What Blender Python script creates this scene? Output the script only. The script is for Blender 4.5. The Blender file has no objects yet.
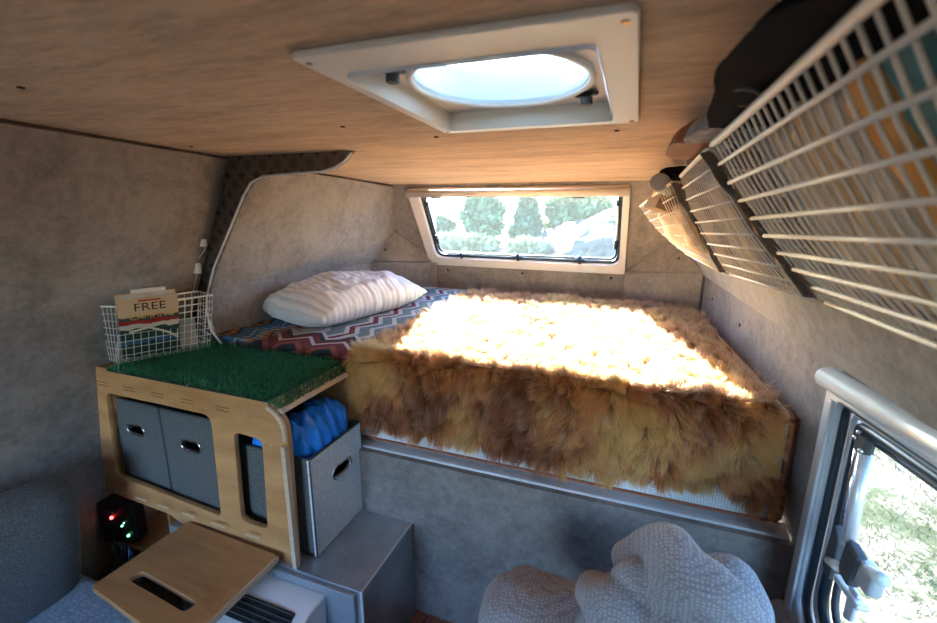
import bpy, bmesh, math, random
import numpy as np
from mathutils import Vector, Matrix, noise
random.seed(7); rng = np.random.default_rng(7)
SC = bpy.context.scene
COL = SC.collection

# ------------------------------------------------------------------ materials
MATS = {}
def new_mat(name):
    m = bpy.data.materials.new(name); m.use_nodes = True
    nt = m.node_tree; nt.nodes.clear()
    return m, nt
def N(nt, typ, **kw):
    n = nt.nodes.new(typ)
    for k, v in kw.items():
        if k.startswith('_'): setattr(n, k[1:], v)
        else: n.inputs[k.replace('__', ' ')].default_value = v
    return n
def rgba(c): return (c[0], c[1], c[2], 1.0)
def plain(name, col, rough=.5, metal=0., spec=.5, bump=0., bscale=200., col2=None, cscale=8., aniso=None, sheen=0., detail=6, coat=0.):
    if name in MATS: return MATS[name]
    m, nt = new_mat(name)
    out = N(nt, 'ShaderNodeOutputMaterial'); p = N(nt, 'ShaderNodeBsdfPrincipled')
    nt.links.new(p.outputs[0], out.inputs[0])
    p.inputs['Base Color'].default_value = rgba(col); p.inputs['Roughness'].default_value = rough
    p.inputs['Metallic'].default_value = metal; p.inputs['Specular IOR Level'].default_value = spec
    p.inputs['Sheen Weight'].default_value = sheen; p.inputs['Coat Weight'].default_value = coat
    tc = N(nt, 'ShaderNodeTexCoord'); mp = N(nt, 'ShaderNodeMapping')
    nt.links.new(tc.outputs['Object'], mp.inputs[0])
    if aniso: mp.inputs['Scale'].default_value = aniso
    if col2 is not None:
        n = N(nt, 'ShaderNodeTexNoise', Scale=cscale, Detail=detail, Roughness=.65)
        nt.links.new(mp.outputs[0], n.inputs['Vector'])
        r = N(nt, 'ShaderNodeValToRGB'); r.color_ramp.elements[0].position = .35; r.color_ramp.elements[1].position = .65
        r.color_ramp.elements[0].color = rgba(col); r.color_ramp.elements[1].color = rgba(col2)
        nt.links.new(n.outputs['Fac'], r.inputs[0]); nt.links.new(r.outputs[0], p.inputs['Base Color'])
    if bump:
        n2 = N(nt, 'ShaderNodeTexNoise', Scale=bscale, Detail=3.)
        nt.links.new(mp.outputs[0], n2.inputs['Vector'])
        b = N(nt, 'ShaderNodeBump', Strength=bump, Distance=.003)
        nt.links.new(n2.outputs['Fac'], b.inputs['Height']); nt.links.new(b.outputs[0], p.inputs['Normal'])
    MATS[name] = m
    return m
def ramp(nt, stops, interp='CONSTANT'):
    r = N(nt, 'ShaderNodeValToRGB'); cr = r.color_ramp; cr.interpolation = interp
    cr.elements[0].position = stops[0][0]; cr.elements[0].color = rgba(stops[0][1])
    cr.elements[1].position = stops[1][0]; cr.elements[1].color = rgba(stops[1][1])
    for p_, c in stops[2:]:
        e = cr.elements.new(p_); e.color = rgba(c)
    return r
def emis(name, col, st):
    m, nt = new_mat(name); out = N(nt, 'ShaderNodeOutputMaterial'); e = N(nt, 'ShaderNodeEmission', Strength=st)
    e.inputs[0].default_value = rgba(col); nt.links.new(e.outputs[0], out.inputs[0]); return m
def glass_mat(name, tint=(1, 1, 1), gloss=.08, transl=0., bump=0., rough=.02):
    m, nt = new_mat(name); out = N(nt, 'ShaderNodeOutputMaterial')
    t = N(nt, 'ShaderNodeBsdfTransparent'); t.inputs[0].default_value = rgba(tint)
    g = N(nt, 'ShaderNodeBsdfGlossy', Roughness=rough)
    mx = N(nt, 'ShaderNodeMixShader', Fac=gloss)
    nt.links.new(t.outputs[0], mx.inputs[1]); nt.links.new(g.outputs[0], mx.inputs[2])
    last = mx
    if transl:
        d = N(nt, 'ShaderNodeBsdfTranslucent'); d.inputs[0].default_value = rgba(tint)
        mx2 = N(nt, 'ShaderNodeMixShader', Fac=transl)
        nt.links.new(mx.outputs[0], mx2.inputs[1]); nt.links.new(d.outputs[0], mx2.inputs[2]); last = mx2
        if bump:
            tc = N(nt, 'ShaderNodeTexCoord'); n = N(nt, 'ShaderNodeTexNoise', Scale=bump, Detail=3., Distortion=1.5)
            nt.links.new(tc.outputs['Object'], n.inputs['Vector'])
            r = ramp(nt, [(.42, (.25,)*3), (.6, (.85,)*3)], 'LINEAR'); nt.links.new(n.outputs['Fac'], r.inputs[0])
            nt.links.new(r.outputs[0], mx2.inputs[0])
    nt.links.new(last.outputs[0], out.inputs[0])
    return m

def felt_mat(name, c1, c2, stretch):
    m, nt = new_mat(name); out = N(nt, 'ShaderNodeOutputMaterial'); p = N(nt, 'ShaderNodeBsdfPrincipled', Roughness=.85)
    p.inputs['Specular IOR Level'].default_value = .25; p.inputs['Sheen Weight'].default_value = .1
    nt.links.new(p.outputs[0], out.inputs[0])
    g = N(nt, 'ShaderNodeNewGeometry'); mp = N(nt, 'ShaderNodeMapping'); mp.inputs['Scale'].default_value = stretch
    nt.links.new(g.outputs['Position'], mp.inputs[0])
    a = N(nt, 'ShaderNodeTexNoise', Scale=5., Detail=8., Roughness=.72, Distortion=.4)
    b = N(nt, 'ShaderNodeTexNoise', Scale=38., Detail=6., Roughness=.8)
    nt.links.new(mp.outputs[0], a.inputs['Vector']); nt.links.new(mp.outputs[0], b.inputs['Vector'])
    mx = N(nt, 'ShaderNodeMath', _operation='ADD'); ml = N(nt, 'ShaderNodeMath', _operation='MULTIPLY'); ml.inputs[1].default_value = .75
    nt.links.new(b.outputs['Fac'], ml.inputs[0]); nt.links.new(a.outputs['Fac'], mx.inputs[0]); nt.links.new(ml.outputs[0], mx.inputs[1])
    r = ramp(nt, [(.66, c1), (1.02, c2)], 'LINEAR'); nt.links.new(mx.outputs[0], r.inputs[0])
    nt.links.new(r.outputs[0], p.inputs['Base Color'])
    bp = N(nt, 'ShaderNodeBump', Strength=.25, Distance=.002); nt.links.new(b.outputs['Fac'], bp.inputs['Height']); nt.links.new(bp.outputs[0], p.inputs['Normal'])
    return m
M_wall = felt_mat('wall_felt', (.145, .125, .116), (.285, .245, .225), (1, 1, 1))
M_ceil = felt_mat('ceiling_felt_warmlit', (.34, .225, .135), (.62, .43, .28), (.5, 2.2, 1))  # same felt as the walls, with warm bounce light mixed into its colour
M_black = plain('black_plastic', (.012, .012, .014), .4)
M_blackmatte = plain('black_matte', (.015, .015, .016), .9, spec=.2)
M_alu = plain('aluminium', (.78, .80, .82), .36, .4, bump=.05, bscale=60, col2=(.68, .70, .73), cscale=20)
M_galv = plain('galvanised_steel', (.55, .575, .60), .36, .6, col2=(.34, .36, .385), cscale=6, bump=.08, bscale=30)
M_white = plain('white_plastic', (.78, .76, .73), .38)
M_whitegrey = plain('grey_white_plastic', (.62, .64, .66), .35)
M_frame = plain('window_frame_grey', (.52, .56, .60), .3, .15)
M_chrome = plain('chrome', (.75, .76, .78), .15, 1.)
M_darkgrey = plain('dark_grey', (.05, .055, .06), .55)
M_seal = plain('rubber_seal', (.018, .03, .045), .35)
M_ventwhite = plain('vent_white', (.74, .70, .64), .4)

def ply_mat():
    m, nt = new_mat('birch_plywood'); out = N(nt, 'ShaderNodeOutputMaterial'); p = N(nt, 'ShaderNodeBsdfPrincipled', Roughness=.42)
    nt.links.new(p.outputs[0], out.inputs[0])
    tc = N(nt, 'ShaderNodeTexCoord'); mp = N(nt, 'ShaderNodeMapping'); mp.inputs['Scale'].default_value = (1.2, 9., 5.)
    nt.links.new(tc.outputs['Object'], mp.inputs[0])
    n = N(nt, 'ShaderNodeTexNoise', Scale=2.2, Detail=6., Roughness=.6, Distortion=1.3); nt.links.new(mp.outputs[0], n.inputs['Vector'])
    w = N(nt, 'ShaderNodeTexWave', Scale=3.0, Distortion=9., Detail=3.); w.bands_direction = 'Z'
    nt.links.new(tc.outputs['Object'], w.inputs['Vector'])
    mx = N(nt, 'ShaderNodeMath', _operation='MULTIPLY_ADD'); mx.inputs[1].default_value = .14
    nt.links.new(w.outputs['Fac'], mx.inputs[0]); nt.links.new(n.outputs['Fac'], mx.inputs[2])
    r = ramp(nt, [(.35, (.40, .175, .060)), (.8, (.60, .31, .125))], 'LINEAR'); nt.links.new(mx.outputs[0], r.inputs[0])
    nt.links.new(r.outputs[0], p.inputs['Base Color'])
    return m
M_ply = ply_mat()
M_plyedge = plain('plywood_edge', (.66, .50, .36), .6, col2=(.48, .33, .21), cscale=14, aniso=(1, 1, 40))

def weave_mat(name, c1, c2, scale=260., bump=.5, rough=.9, vor=False, sc3=(1, 1, 1)):
    m, nt = new_mat(name); out = N(nt, 'ShaderNodeOutputMaterial'); p = N(nt, 'ShaderNodeBsdfPrincipled', Roughness=rough)
    p.inputs['Specular IOR Level'].default_value = .2; p.inputs['Sheen Weight'].default_value = .15
    nt.links.new(p.outputs[0], out.inputs[0])
    tc = N(nt, 'ShaderNodeTexCoord'); mp = N(nt, 'ShaderNodeMapping'); mp.inputs['Scale'].default_value = sc3
    nt.links.new(tc.outputs['Object'], mp.inputs[0])
    if vor:
        t = N(nt, 'ShaderNodeTexVoronoi', Scale=scale); t.feature = 'DISTANCE_TO_EDGE'; t.inputs['Randomness'].default_value = .35; o = t.outputs['Distance']
        lo, hi = .03, .22
    else:
        t = N(nt, 'ShaderNodeTexNoise', Scale=scale, Detail=2.); o = t.outputs['Fac']; lo, hi = .38, .62
    nt.links.new(mp.outputs[0], t.inputs['Vector'])
    r = ramp(nt, [(lo, c1), (hi, c2)], 'LINEAR'); nt.links.new(o, r.inputs[0]); nt.links.new(r.outputs[0], p.inputs['Base Color'])
    b = N(nt, 'ShaderNodeBump', Strength=bump, Distance=.003)
    nt.links.new(o, b.inputs['Height']); nt.links.new(b.outputs[0], p.inputs['Normal'])
    return m
M_bin = weave_mat('charcoal_fabric', (.06, .062, .060), (.135, .14, .132), 420)
M_binlt = weave_mat('grey_linen_fabric', (.50, .53, .54), (.84, .85, .86), 420)
M_cushion = weave_mat('grey_weave_upholstery', (.09, .094, .096), (.17, .175, .18), 300, .25)
M_quilt = weave_mat('pale_blue_quilting', (.25, .33, .40), (.42, .52, .60), 95, .8, vor=True)
M_knit = weave_mat('grey_knit', (.23, .23, .26), (.40, .40, .44), 140, .9, vor=True, sc3=(1, 1, 1.4))
M_mesh = weave_mat('white_mesh_fabric', (.45, .46, .48), (.82, .82, .84), 150, .5, vor=True)
M_piping = plain('brown_piping', (.30, .085, .035), .55)
M_blue = plain('blue_nylon', (.010, .20, .80), .32, bump=.5, bscale=90, col2=(.02, .28, .90), cscale=14)
M_bluedark = plain('navy_nylon', (.006, .02, .07), .5)
M_wire = plain('cream_wire', (.84, .77, .67), .4)
M_wirem = plain('metal_wire', (.86, .83, .78), .35, .5)
M_leather = plain('brown_leather', (.24, .085, .035), .5, bump=.3, bscale=120)
M_fleecelt = plain('grey_fleece', (.26, .25, .26), 1., bump=1., bscale=160, col2=(.45, .44, .45), cscale=60)
M_fleecedk = plain('black_fleece', (.010, .010, .013), 1., bump=1., bscale=160, spec=.1)
M_brownfleece = plain('dark_brown_fleece', (.012, .009, .008), 1., bump=1., bscale=120, col2=(.04, .028, .022), cscale=14)
M_teak = plain('reddish_slats', (.17, .055, .026), .5, col2=(.30, .10, .05), cscale=4, aniso=(14, 1, 1))
M_cord = plain('white_cable', (.62, .60, .56), .5)

# ------------------------------------------------------------------ mesh builder
class MB:
    def __init__(s): s.v = []; s.f = []
    def add(s, vs, fs):
        b = len(s.v); s.v += [tuple(v) for v in vs]; s.f += [tuple(b + i for i in f) for f in fs]; return s
    def box(s, a, b, M=None):
        x0, y0, z0 = a; x1, y1, z1 = b
        vs = [(x0,y0,z0),(x1,y0,z0),(x1,y1,z0),(x0,y1,z0),(x0,y0,z1),(x1,y0,z1),(x1,y1,z1),(x0,y1,z1)]
        if M is not None: vs = [M @ Vector(v) for v in vs]
        return s.add(vs, [(0,3,2,1),(4,5,6,7),(0,1,5,4),(1,2,6,5),(2,3,7,6),(3,0,4,7)])
    def tube(s, pts, r, n=8, closed=False):
        P = [Vector(p) for p in pts]; k = len(P); base = len(s.v); rings = []
        up = None
        for i, p in enumerate(P):
            if closed: t = (P[(i+1) % k] - P[i-1])
            else: t = P[min(i+1, k-1)] - P[max(i-1, 0)]
            t.normalize()
            if up is None:
                up = Vector((0, 0, 1)) if abs(t.z) < .9 else Vector((1, 0, 0))
            a = t.cross(up)
            if a.length < 1e-4: a = t.cross(Vector((1, .3, 0)))
            a.normalize(); b = a.cross(t); up = b
            rr = r[i] if isinstance(r, (list, tuple)) else r
            for j in range(n):
                an = 2*math.pi*j/n; s.v.append(tuple(p + a*math.cos(an)*rr + b*math.sin(an)*rr))
        m = k if closed else k-1
        for i in range(m):
            for j in range(n):
                a0 = base + i*n + j; a1 = base + i*n + (j+1) % n; b0 = base + ((i+1) % k)*n + j; b1 = base + ((i+1) % k)*n + (j+1) % n
                s.f.append((a0, a1, b1, b0))
        if not closed:
            s.f.append(tuple(base + j for j in reversed(range(n)))); s.f.append(tuple(base + (k-1)*n + j for j in range(n)))
        return s
    def prism(s, poly, O, U, V, W):
        """poly of (u,v); extruded along W"""
        O, U, V, W = map(Vector, (O, U, V, W)); n = len(poly)
        a = [O + U*p[0] + V*p[1] for p in poly]; b = [q + W for q in a]
        return s.add(a + b, [tuple(reversed(range(n))), tuple(range(n, 2*n))] + [(i, (i+1) % n, n + (i+1) % n, n + i) for i in range(n)])
    def grid(s, fn, nu, nv, closeu=False):
        b = len(s.v)
        for i in range(nu + (0 if closeu else 1)):
            for j in range(nv + 1): s.v.append(tuple(fn(i/nu, j/nv)))
        R = nv + 1; mu = nu
        for i in range(mu):
            i2 = (i+1) % nu if closeu else i+1
            for j in range(nv): s.f.append((b+i*R+j, b+i2*R+j, b+i2*R+j+1, b+i*R+j+1))
        return s
    def sphere(s, c, r, n=12, m=8, fn=None):
        c = Vector(c); r = Vector(r) if not isinstance(r, (int, float)) else Vector((r, r, r))
        def g(u, v):
            a = 2*math.pi*u; e = math.pi*(v*.998+.001)
            d = Vector((math.cos(a)*math.sin(e), math.sin(a)*math.sin(e), -math.cos(e)))
            k = fn(d) if fn else 1.
            return c + Vector((d.x*r.x, d.y*r.y, d.z*r.z))*k
        return s.grid(g, n, m, closeu=True)

def ringpath(pts, e=.004):
    P = [Vector(p) for p in pts]; out = []; k = len(P)
    for i in range(k):
        a = (P[i-1]-P[i]).normalized(); b = (P[(i+1) % k]-P[i]).normalized()
        out += [P[i]+a*e*2, P[i]+a*e*.6+b*e*.15, P[i]+a*e*.15+b*e*.6, P[i]+b*e*2]
    return out
def link(name, me, parent=None, origin=None):
    o = bpy.data.objects.new(name, me); COL.objects.link(o)
    if parent is not None: o.parent = parent
    elif origin is not None: o.location = origin
    return o
def worldloc(o):
    v = Vector((0, 0, 0))
    while o is not None: v += o.location; o = o.parent
    return v
def build(mb, name, mat, parent=None, origin=None, smooth=False, bevel=0., subsurf=0, edge_mat=None, normals=True):
    me = bpy.data.meshes.new(name)
    off = worldloc(parent) if parent is not None else Vector(origin or (0, 0, 0))
    me.from_pydata([(v[0]-off.x, v[1]-off.y, v[2]-off.z) for v in mb.v], [], mb.f)
    me.materials.append(mat)
    if normals:
        bm = bmesh.new(); bm.from_mesh(me); bmesh.ops.recalc_face_normals(bm, faces=bm.faces); bm.to_mesh(me); bm.free()
    o = link(name, me, parent, off)
    if bevel:
        b = o.modifiers.new('b', 'BEVEL'); b.width = bevel; b.segments = 3; b.limit_method = 'ANGLE'; b.angle_limit = .7
    if subsurf:
        b = o.modifiers.new('s', 'SUBSURF'); b.levels = subsurf; b.render_levels = subsurf
    if smooth or bevel or subsurf:
        me.polygons.foreach_set('use_smooth', [True]*len(me.polygons))
    if bevel:
        w = o.modifiers.new('wn', 'WEIGHTED_NORMAL'); w.keep_sharp = False
    return o
def rrect(w, h, r, n=6, cx=0, cy=0):
    pts = []
    for k, (sx, sy) in enumerate(((1, 1), (-1, 1), (-1, -1), (1, -1))):
        for i in range(n+1):
            a = math.pi/2*(k + i/n); pts.append((cx + sx*(w/2-r) + r*math.cos(a), cy + sy*(h/2-r) + r*math.sin(a)))
    return pts
def roundpoly(pts, r, n=6):
    out = []; k = len(pts)
    for i in range(k):
        rr = r[i] if isinstance(r, (list, tuple)) else r
        p = Vector(pts[i]).to_2d() if len(pts[i]) > 2 else Vector(pts[i]); a = Vector(pts[i-1]) - p; b = Vector(pts[(i+1) % k]) - p
        if rr <= 0: out.append(tuple(p)); continue
        la, lb = a.length, b.length; q = min(rr, la*.48, lb*.48); a.normalize(); b.normalize()
        s0 = p + a*q; s1 = p + b*q
        for j in range(n+1):
            t = j/n; out.append(tuple(s0*(1-t)**2 + p*2*t*(1-t) + s1*t*t))
    return out
def plate(name, outlines, O, U, V, th, mat, parent=None, origin=None, bevel=0.):
    """flat board with holes: outlines in (u,v); front face at O, thickness th along UxV backwards"""
    cu = bpy.data.curves.new('tmp', 'CURVE'); cu.dimensions = '2D'; cu.fill_mode = 'BOTH'; cu.extrude = th/2; cu.bevel_depth = bevel; cu.bevel_resolution = 1
    if bevel: cu.offset = -bevel; cu.extrude = max(th/2-bevel, 1e-4)
    for pts in outlines:
        sp = cu.splines.new('POLY'); sp.points.add(len(pts)-1)
        for q, p in zip(sp.points, pts): q.co = (p[0], p[1], 0, 1)
        sp.use_cyclic_u = True
    to = bpy.data.objects.new('tmp', cu); COL.objects.link(to)
    me = bpy.data.meshes.new_from_object(to.evaluated_get(bpy.context.evaluated_depsgraph_get()))
    bpy.data.objects.remove(to); bpy.data.curves.remove(cu)
    U = Vector(U).normalized(); V = Vector(V).normalized(); W = U.cross(V)
    O = Vector(O)
    M = Matrix((U, V, W)).transposed().to_4x4(); M.translation = O - W*(th/2)
    me.transform(M)
    off = worldloc(parent) if parent is not None else Vector(origin or (0, 0, 0))
    me.transform(Matrix.Translation(-off))
    me.name = name; me.materials.clear(); me.materials.append(mat)
    return link(name, me, parent, off)
def text_mesh(name, body, O, U, V, size, mat, parent, th=.0006, align='LEFT', sx=1.):
    cu = bpy.data.curves.new('tmp', 'FONT'); cu.body = body; cu.size = size; cu.extrude = th/2; cu.align_x = align
    to = bpy.data.objects.new('tmp', cu); COL.objects.link(to)
    me = bpy.data.meshes.new_from_object(to.evaluated_get(bpy.context.evaluated_depsgraph_get()))
    bpy.data.objects.remove(to); bpy.data.curves.remove(cu)
    U = Vector(U).normalized(); V = Vector(V).normalized(); W = U.cross(V)
    M = Matrix((U*sx, V, W)).transposed().to_4x4(); M.translation = Vector(O)
    me.transform(M); me.transform(Matrix.Translation(-worldloc(parent)))
    me.materials.clear(); me.materials.append(mat)
    return link(name, me, parent)
def thing(name, label, cat, loc, group=None):
    o = bpy.data.objects.new(name, None); COL.objects.link(o); o.location = loc; o.empty_display_size = .05
    o['label'] = label; o['category'] = cat
    if group: o['group'] = group
    return o
def tag(o, label, cat, group=None, kind=None):
    o['label'] = label; o['category'] = cat
    if group: o['group'] = group
    if kind: o['kind'] = kind
    return o
def struct(o): o['kind'] = 'structure'; return o
def lab(o, t): o['label'] = t; return o

# ------------------------------------------------------------------ room geometry
ZC = lambda y: .1935 - .0363*y                       # ceiling height
XR = lambda y: .476 - .0735*y                        # right lower wall
FL = -1.33
YB = -1.30                                           # rear
YP = 1.10                                            # platform front
ZP = -.75                                            # platform top
def xl(z):                                           # left wall of the cabin
    return -1.25 - .5*(.155 - z) if z > -.475 else -1.565 - .19*(-.475 - z)
def slab(mb, quad, th):
    q = [Vector(p) for p in quad]; n = (q[1]-q[0]).cross(q[2]-q[0]).normalized()
    b = [p + n*th for p in q]; k = len(q)
    mb.add(q + b, [tuple(range(k)), tuple(reversed(range(k, 2*k)))] + [(i, k+i, k+(i+1) % k, (i+1) % k) for i in range(k)])
# floor
struct(build(MB().box((-1.9, YB, FL-.05), (.8, YP+.02, FL)), 'floor', plain('floor_dark', (.10, .09, .085), .7)))
# left wall
mb = MB()
z0 = ZC(YB); xt = -1.25 - .5*(.155 - z0)
slab(mb, [(xl(z0), YB, z0), (xl(-.475), YB, -.475), (xl(-.475), 1.13, -.475), (-1.25, 1.13, .155)], .03)
slab(mb, [(xl(-.475), YB, -.475), (xl(FL), YB, FL), (xl(FL), 1.13, FL), (xl(-.475), 1.13, -.475)], .03)
wl = struct(build(mb, 'wall_left', M_wall))
# alcove left wall
T = (-1.25, 2.19, ZC(2.19)); Mm = (-1.335, 2.28, -.13); L = (-1.42, 2.15, -.30); R_ = (-1.11, 2.4, -.317)
mb = MB()
slab(mb, [(-1.25, 1.13, ZC(1.13)), (-1.45, 1.13, -.28), L, Mm, T], .03)
slab(mb, [(-1.45, 1.13, -.28), (-1.45, 1.13, ZP-.03), (-1.42, 2.15, ZP-.03), L], .03)
wal = struct(build(mb, 'wall_alcove_left', M_wall))
# front wall: sloping upper panel with window hole
PT = Vector((0, 2.15, .088)); PB = Vector((0, 2.4, -.317)); VV = (PT - PB).normalized(); Hh = (PT-PB).length
def onfront(x, z):
    t = (z - PB.z)/(PT.z - PB.z); return (x, t*Hh)
Rr = (-.03, 2.4, -.317); Mr = (.17, 2.30, -.155); Tr = (.155, 2.15, .1); Lr = (.300, 2.22, -.28)
wx0, wx1, wv0, wv1 = -1.085, -.075, .028, .452
outline = [onfront(-1.11, -.317), onfront(-.03, -.317), onfront(Mr[0], -.155), onfront(.17, .13), onfront(-1.26, .13), onfront(-1.335, -.13)]
wf = plate('wall_front', [outline, [(wx0+.01, wv0+.01), (wx1-.01, wv0+.01), (wx1-.01, wv1-.012), (wx0+.01, wv1-.012)]], PB, (1, 0, 0), VV, .03, M_wall)
struct(wf)
mb = MB()
slab(mb, [R_, Rr, (-.03, 2.4, ZP-.03), (-1.11, 2.4, ZP-.03)], .03)
slab(mb, [Mm, L, R_], .02)
slab(mb, [L, (-1.42, 2.15, ZP-.03), (-1.11, 2.4, ZP-.03), R_], .03)
slab(mb, [Rr, Lr, Mr], .02)
slab(mb, [Rr, (-.03, 2.4, ZP-.03), (Lr[0], Lr[1], ZP-.03), Lr], .03)
struct(build(mb, 'wall_front_lower', M_wall, normals=True))
mb = MB().prism([(-.02, 2.44), (.45, 2.33), (.45, 2.05), (.50, 2.05), (.50, 2.42), (-.02, 2.52)], (0, 0, -.85), (1, 0, 0), (0, 1, 0), (0, 0, 1.0))
mb.prism([(-1.17, 2.46), (-1.55, 2.30), (-1.62, 1.10), (-1.67, 1.10), (-1.62, 2.36), (-1.17, 2.54)], (0, 0, -.85), (1, 0, 0), (0, 1, 0), (0, 0, 1.0))
struct(build(mb, 'sun_leak_block', M_white))  # unseen slabs outside the front corners, added to block sun leaks
# right wall with window hole, lower part in plane through (XR)
UR = Vector((-(-.0735), -1, 0)).normalized()      # pointing towards the rear when seen from inside
OR = Vector((XR(2.3), 2.3, 0))
def ur(y): return (2.3 - y)*math.hypot(1, .0735)
W0, W1 = ur(1.035), ur(.30)
sl = .07
def zt(y): return -.315 + sl*(1.05 - y)
yo0, yo1 = .985, .34
hole = [(ur(yo0), -.865), (ur(yo1), -.865 + .03), (ur(yo1), zt(yo1)-.05), (ur(yo0), zt(yo0)-.05)]
out = [(ur(2.3), FL), (ur(YB), FL), (ur(YB), -.28), (ur(2.3), -.28)]
wr = struct(plate('wall_right', [out, hole], OR, UR, (0, 0, 1), .03, M_wall))
mb = MB()
def xru(y): return .321 - .0735*y
slab(mb, [(XR(2.3), 2.3, -.28), (XR(YB), YB, -.28), (xru(YB), YB, ZC(YB)+.0), (xru(2.3), 2.3, ZC(2.3)+.0)], .03)
struct(build(mb, 'wall_right_upper', M_wall))
# ceiling with vent hole
cn = Vector((0, 1, -.0363)).normalized()
VC = (-.215, .705)
hole = [(VC[0]+.165*a, VC[1]+.185*b) for a, b in ((-1, -1), (1, -1), (1, 1), (-1, 1))]
st = math.hypot(1, .0363)
struct(plate('ceiling', [[(-1.9, YB*st), (.7, YB*st), (.7, 2.30*st), (-1.9, 2.30*st)], [(u, v*st) for u, v in hole]], (0, 0, ZC(0)+.03), (1, 0, 0), cn, .03, M_ceil))
# rear wall; its unseen open doorway is added to bring in fill daylight
struct(build(MB().box((-1.9, YB-.03, FL), (-1.25, YB, ZC(YB)+.03)).box((-.5, YB-.03, FL), (.8, YB, ZC(YB)+.03)).box((-1.25, YB-.03, -.12), (-.5, YB, ZC(YB)+.03)).box((-1.25, YB-.03, FL), (-.5, YB, -.85)), 'wall_rear', M_wall))
# bed platform (fabric covered box across the front)
bp = thing('bed_platform', 'raised sleeping platform faced in grey fabric with aluminium edge trim', 'bed platform', (-.5, YP, FL))
mb = MB(); slab(mb, [(-1.75, YP, FL), (XR(YP)-.002, YP, FL), (XR(YP)-.002, YP, ZP-.004), (-1.44, YP, ZP-.004)], .025)
build(mb, 'front_panel', M_wall, bp)
build(MB().box((-1.44, YP+.02, ZP-.02), (.31, 2.38, ZP-.001)), 'deck', M_ply, bp)
mb = MB().box((-1.42, YP-.006, ZP-.036), (XR(YP)-.003, YP-.001, ZP+.003)).box((-1.42, YP-.004, ZP), (XR(YP)-.003, YP+.05, ZP+.003))
build(mb, 'edge_trim', M_alu, bp, bevel=.0015)
def button(parent, p, n, r=.0065):
    p = Vector(p); n = Vector(n).normalized(); a = n.orthogonal().normalized(); b = n.cross(a)
    mb = MB(); k = 14
    prof = [(r*1.1, .0), (r, .0015), (r*.55, .0015), (r*.45, .0004), (0.0001, .0004)]
    for i, (rr, h) in enumerate(prof):
        for j in range(k):
            an = 2*math.pi*j/k; mb.v.append(tuple(p + n*h + a*math.cos(an)*rr + b*math.sin(an)*rr))
    for i in range(len(prof)-1):
        for j in range(k): mb.f.append((i*k+j, i*k+(j+1) % k, (i+1)*k+(j+1) % k, (i+1)*k+j))
    build(mb, 'fastener', M_blackmatte, parent, smooth=True)
nL = Vector((1, 0, -.5)).normalized()
for y, z in ((.95, .09), (.885, -.17), (.35, .02), (.3, -.25)): button(wl, (xl(z)+.001, y, z), nL)
for y, z in ((.64, -.70), (.25, -.68), (.70, -.90)): button(wl, (xl(z)+.001, y, z), (1, 0, -.19))
aU = lambda y, z: (-1.25 + (.155-z)*-.46 + .004, y, z)
for y, z in ((1.55, .068), (1.47, -.2), (2.02, -.235), (2.13, .03)): button(wal, aU(y, z), (1, 0, -.46))
for x, y, z in ((-1.335, 2.21, -.235), (-1.19, 2.325, -.33), (-1.03, 2.399, -.36), (-.58, 2.399, -.355), (-.11, 2.399, -.355), (.02, 2.36, -.335), (.23, 2.26, -.33), (.19, 2.265, -.225)):
    button(wf, (x, y-.003, z), (0, -1, -.15))
button(wr, (XR(2.1)-.001, 2.1, -.375), (-1, -.07, 0)); button(wr, (XR(1.69)-.001, 1.69, -.386), (-1, -.07, 0))
for x, z in ((-.152, -.879), (.316, -.863), (-.624, -.882)): button(bp, (x, YP-.001, z), (0, -1, 0))
ce = bpy.data.objects['ceiling']
for x, y in ((-.591, .829), (-.449, .983), (-.058, 1.022), (-1.156, .93), (-.9, .45)): button(ce, (x, y, ZC(y)-.001), (0, 0, -1), .005)
# trims: black gap and thin light strip along the left ceiling edge, along the front ceiling edge
y1 = 1.06
tr = MB().tube([(-1.2505+.0, YB+.02, ZC(YB)-.006), (-1.252, y1, ZC(y1)-.006)], .008, 6); struct(build(tr, 'trim_1', M_blackmatte))
tr = MB().tube([(-1.258, YB+.02, ZC(YB)-.017), (-1.259, y1, ZC(y1)-.017)], .0022, 6); struct(build(tr, 'trim_2', emis('led_strip', (1., .86, .7), 1.3)))
tr = MB().tube([(-1.255, 1.15, ZC(1.15)-.004), (-1.255, 2.19, ZC(2.19)-.006), (-1.12, 2.16, ZC(2.16)-.005), (.15, 2.16, ZC(2.16)-.005)], .006, 6); struct(build(tr, 'trim_3', M_blackmatte))

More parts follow.
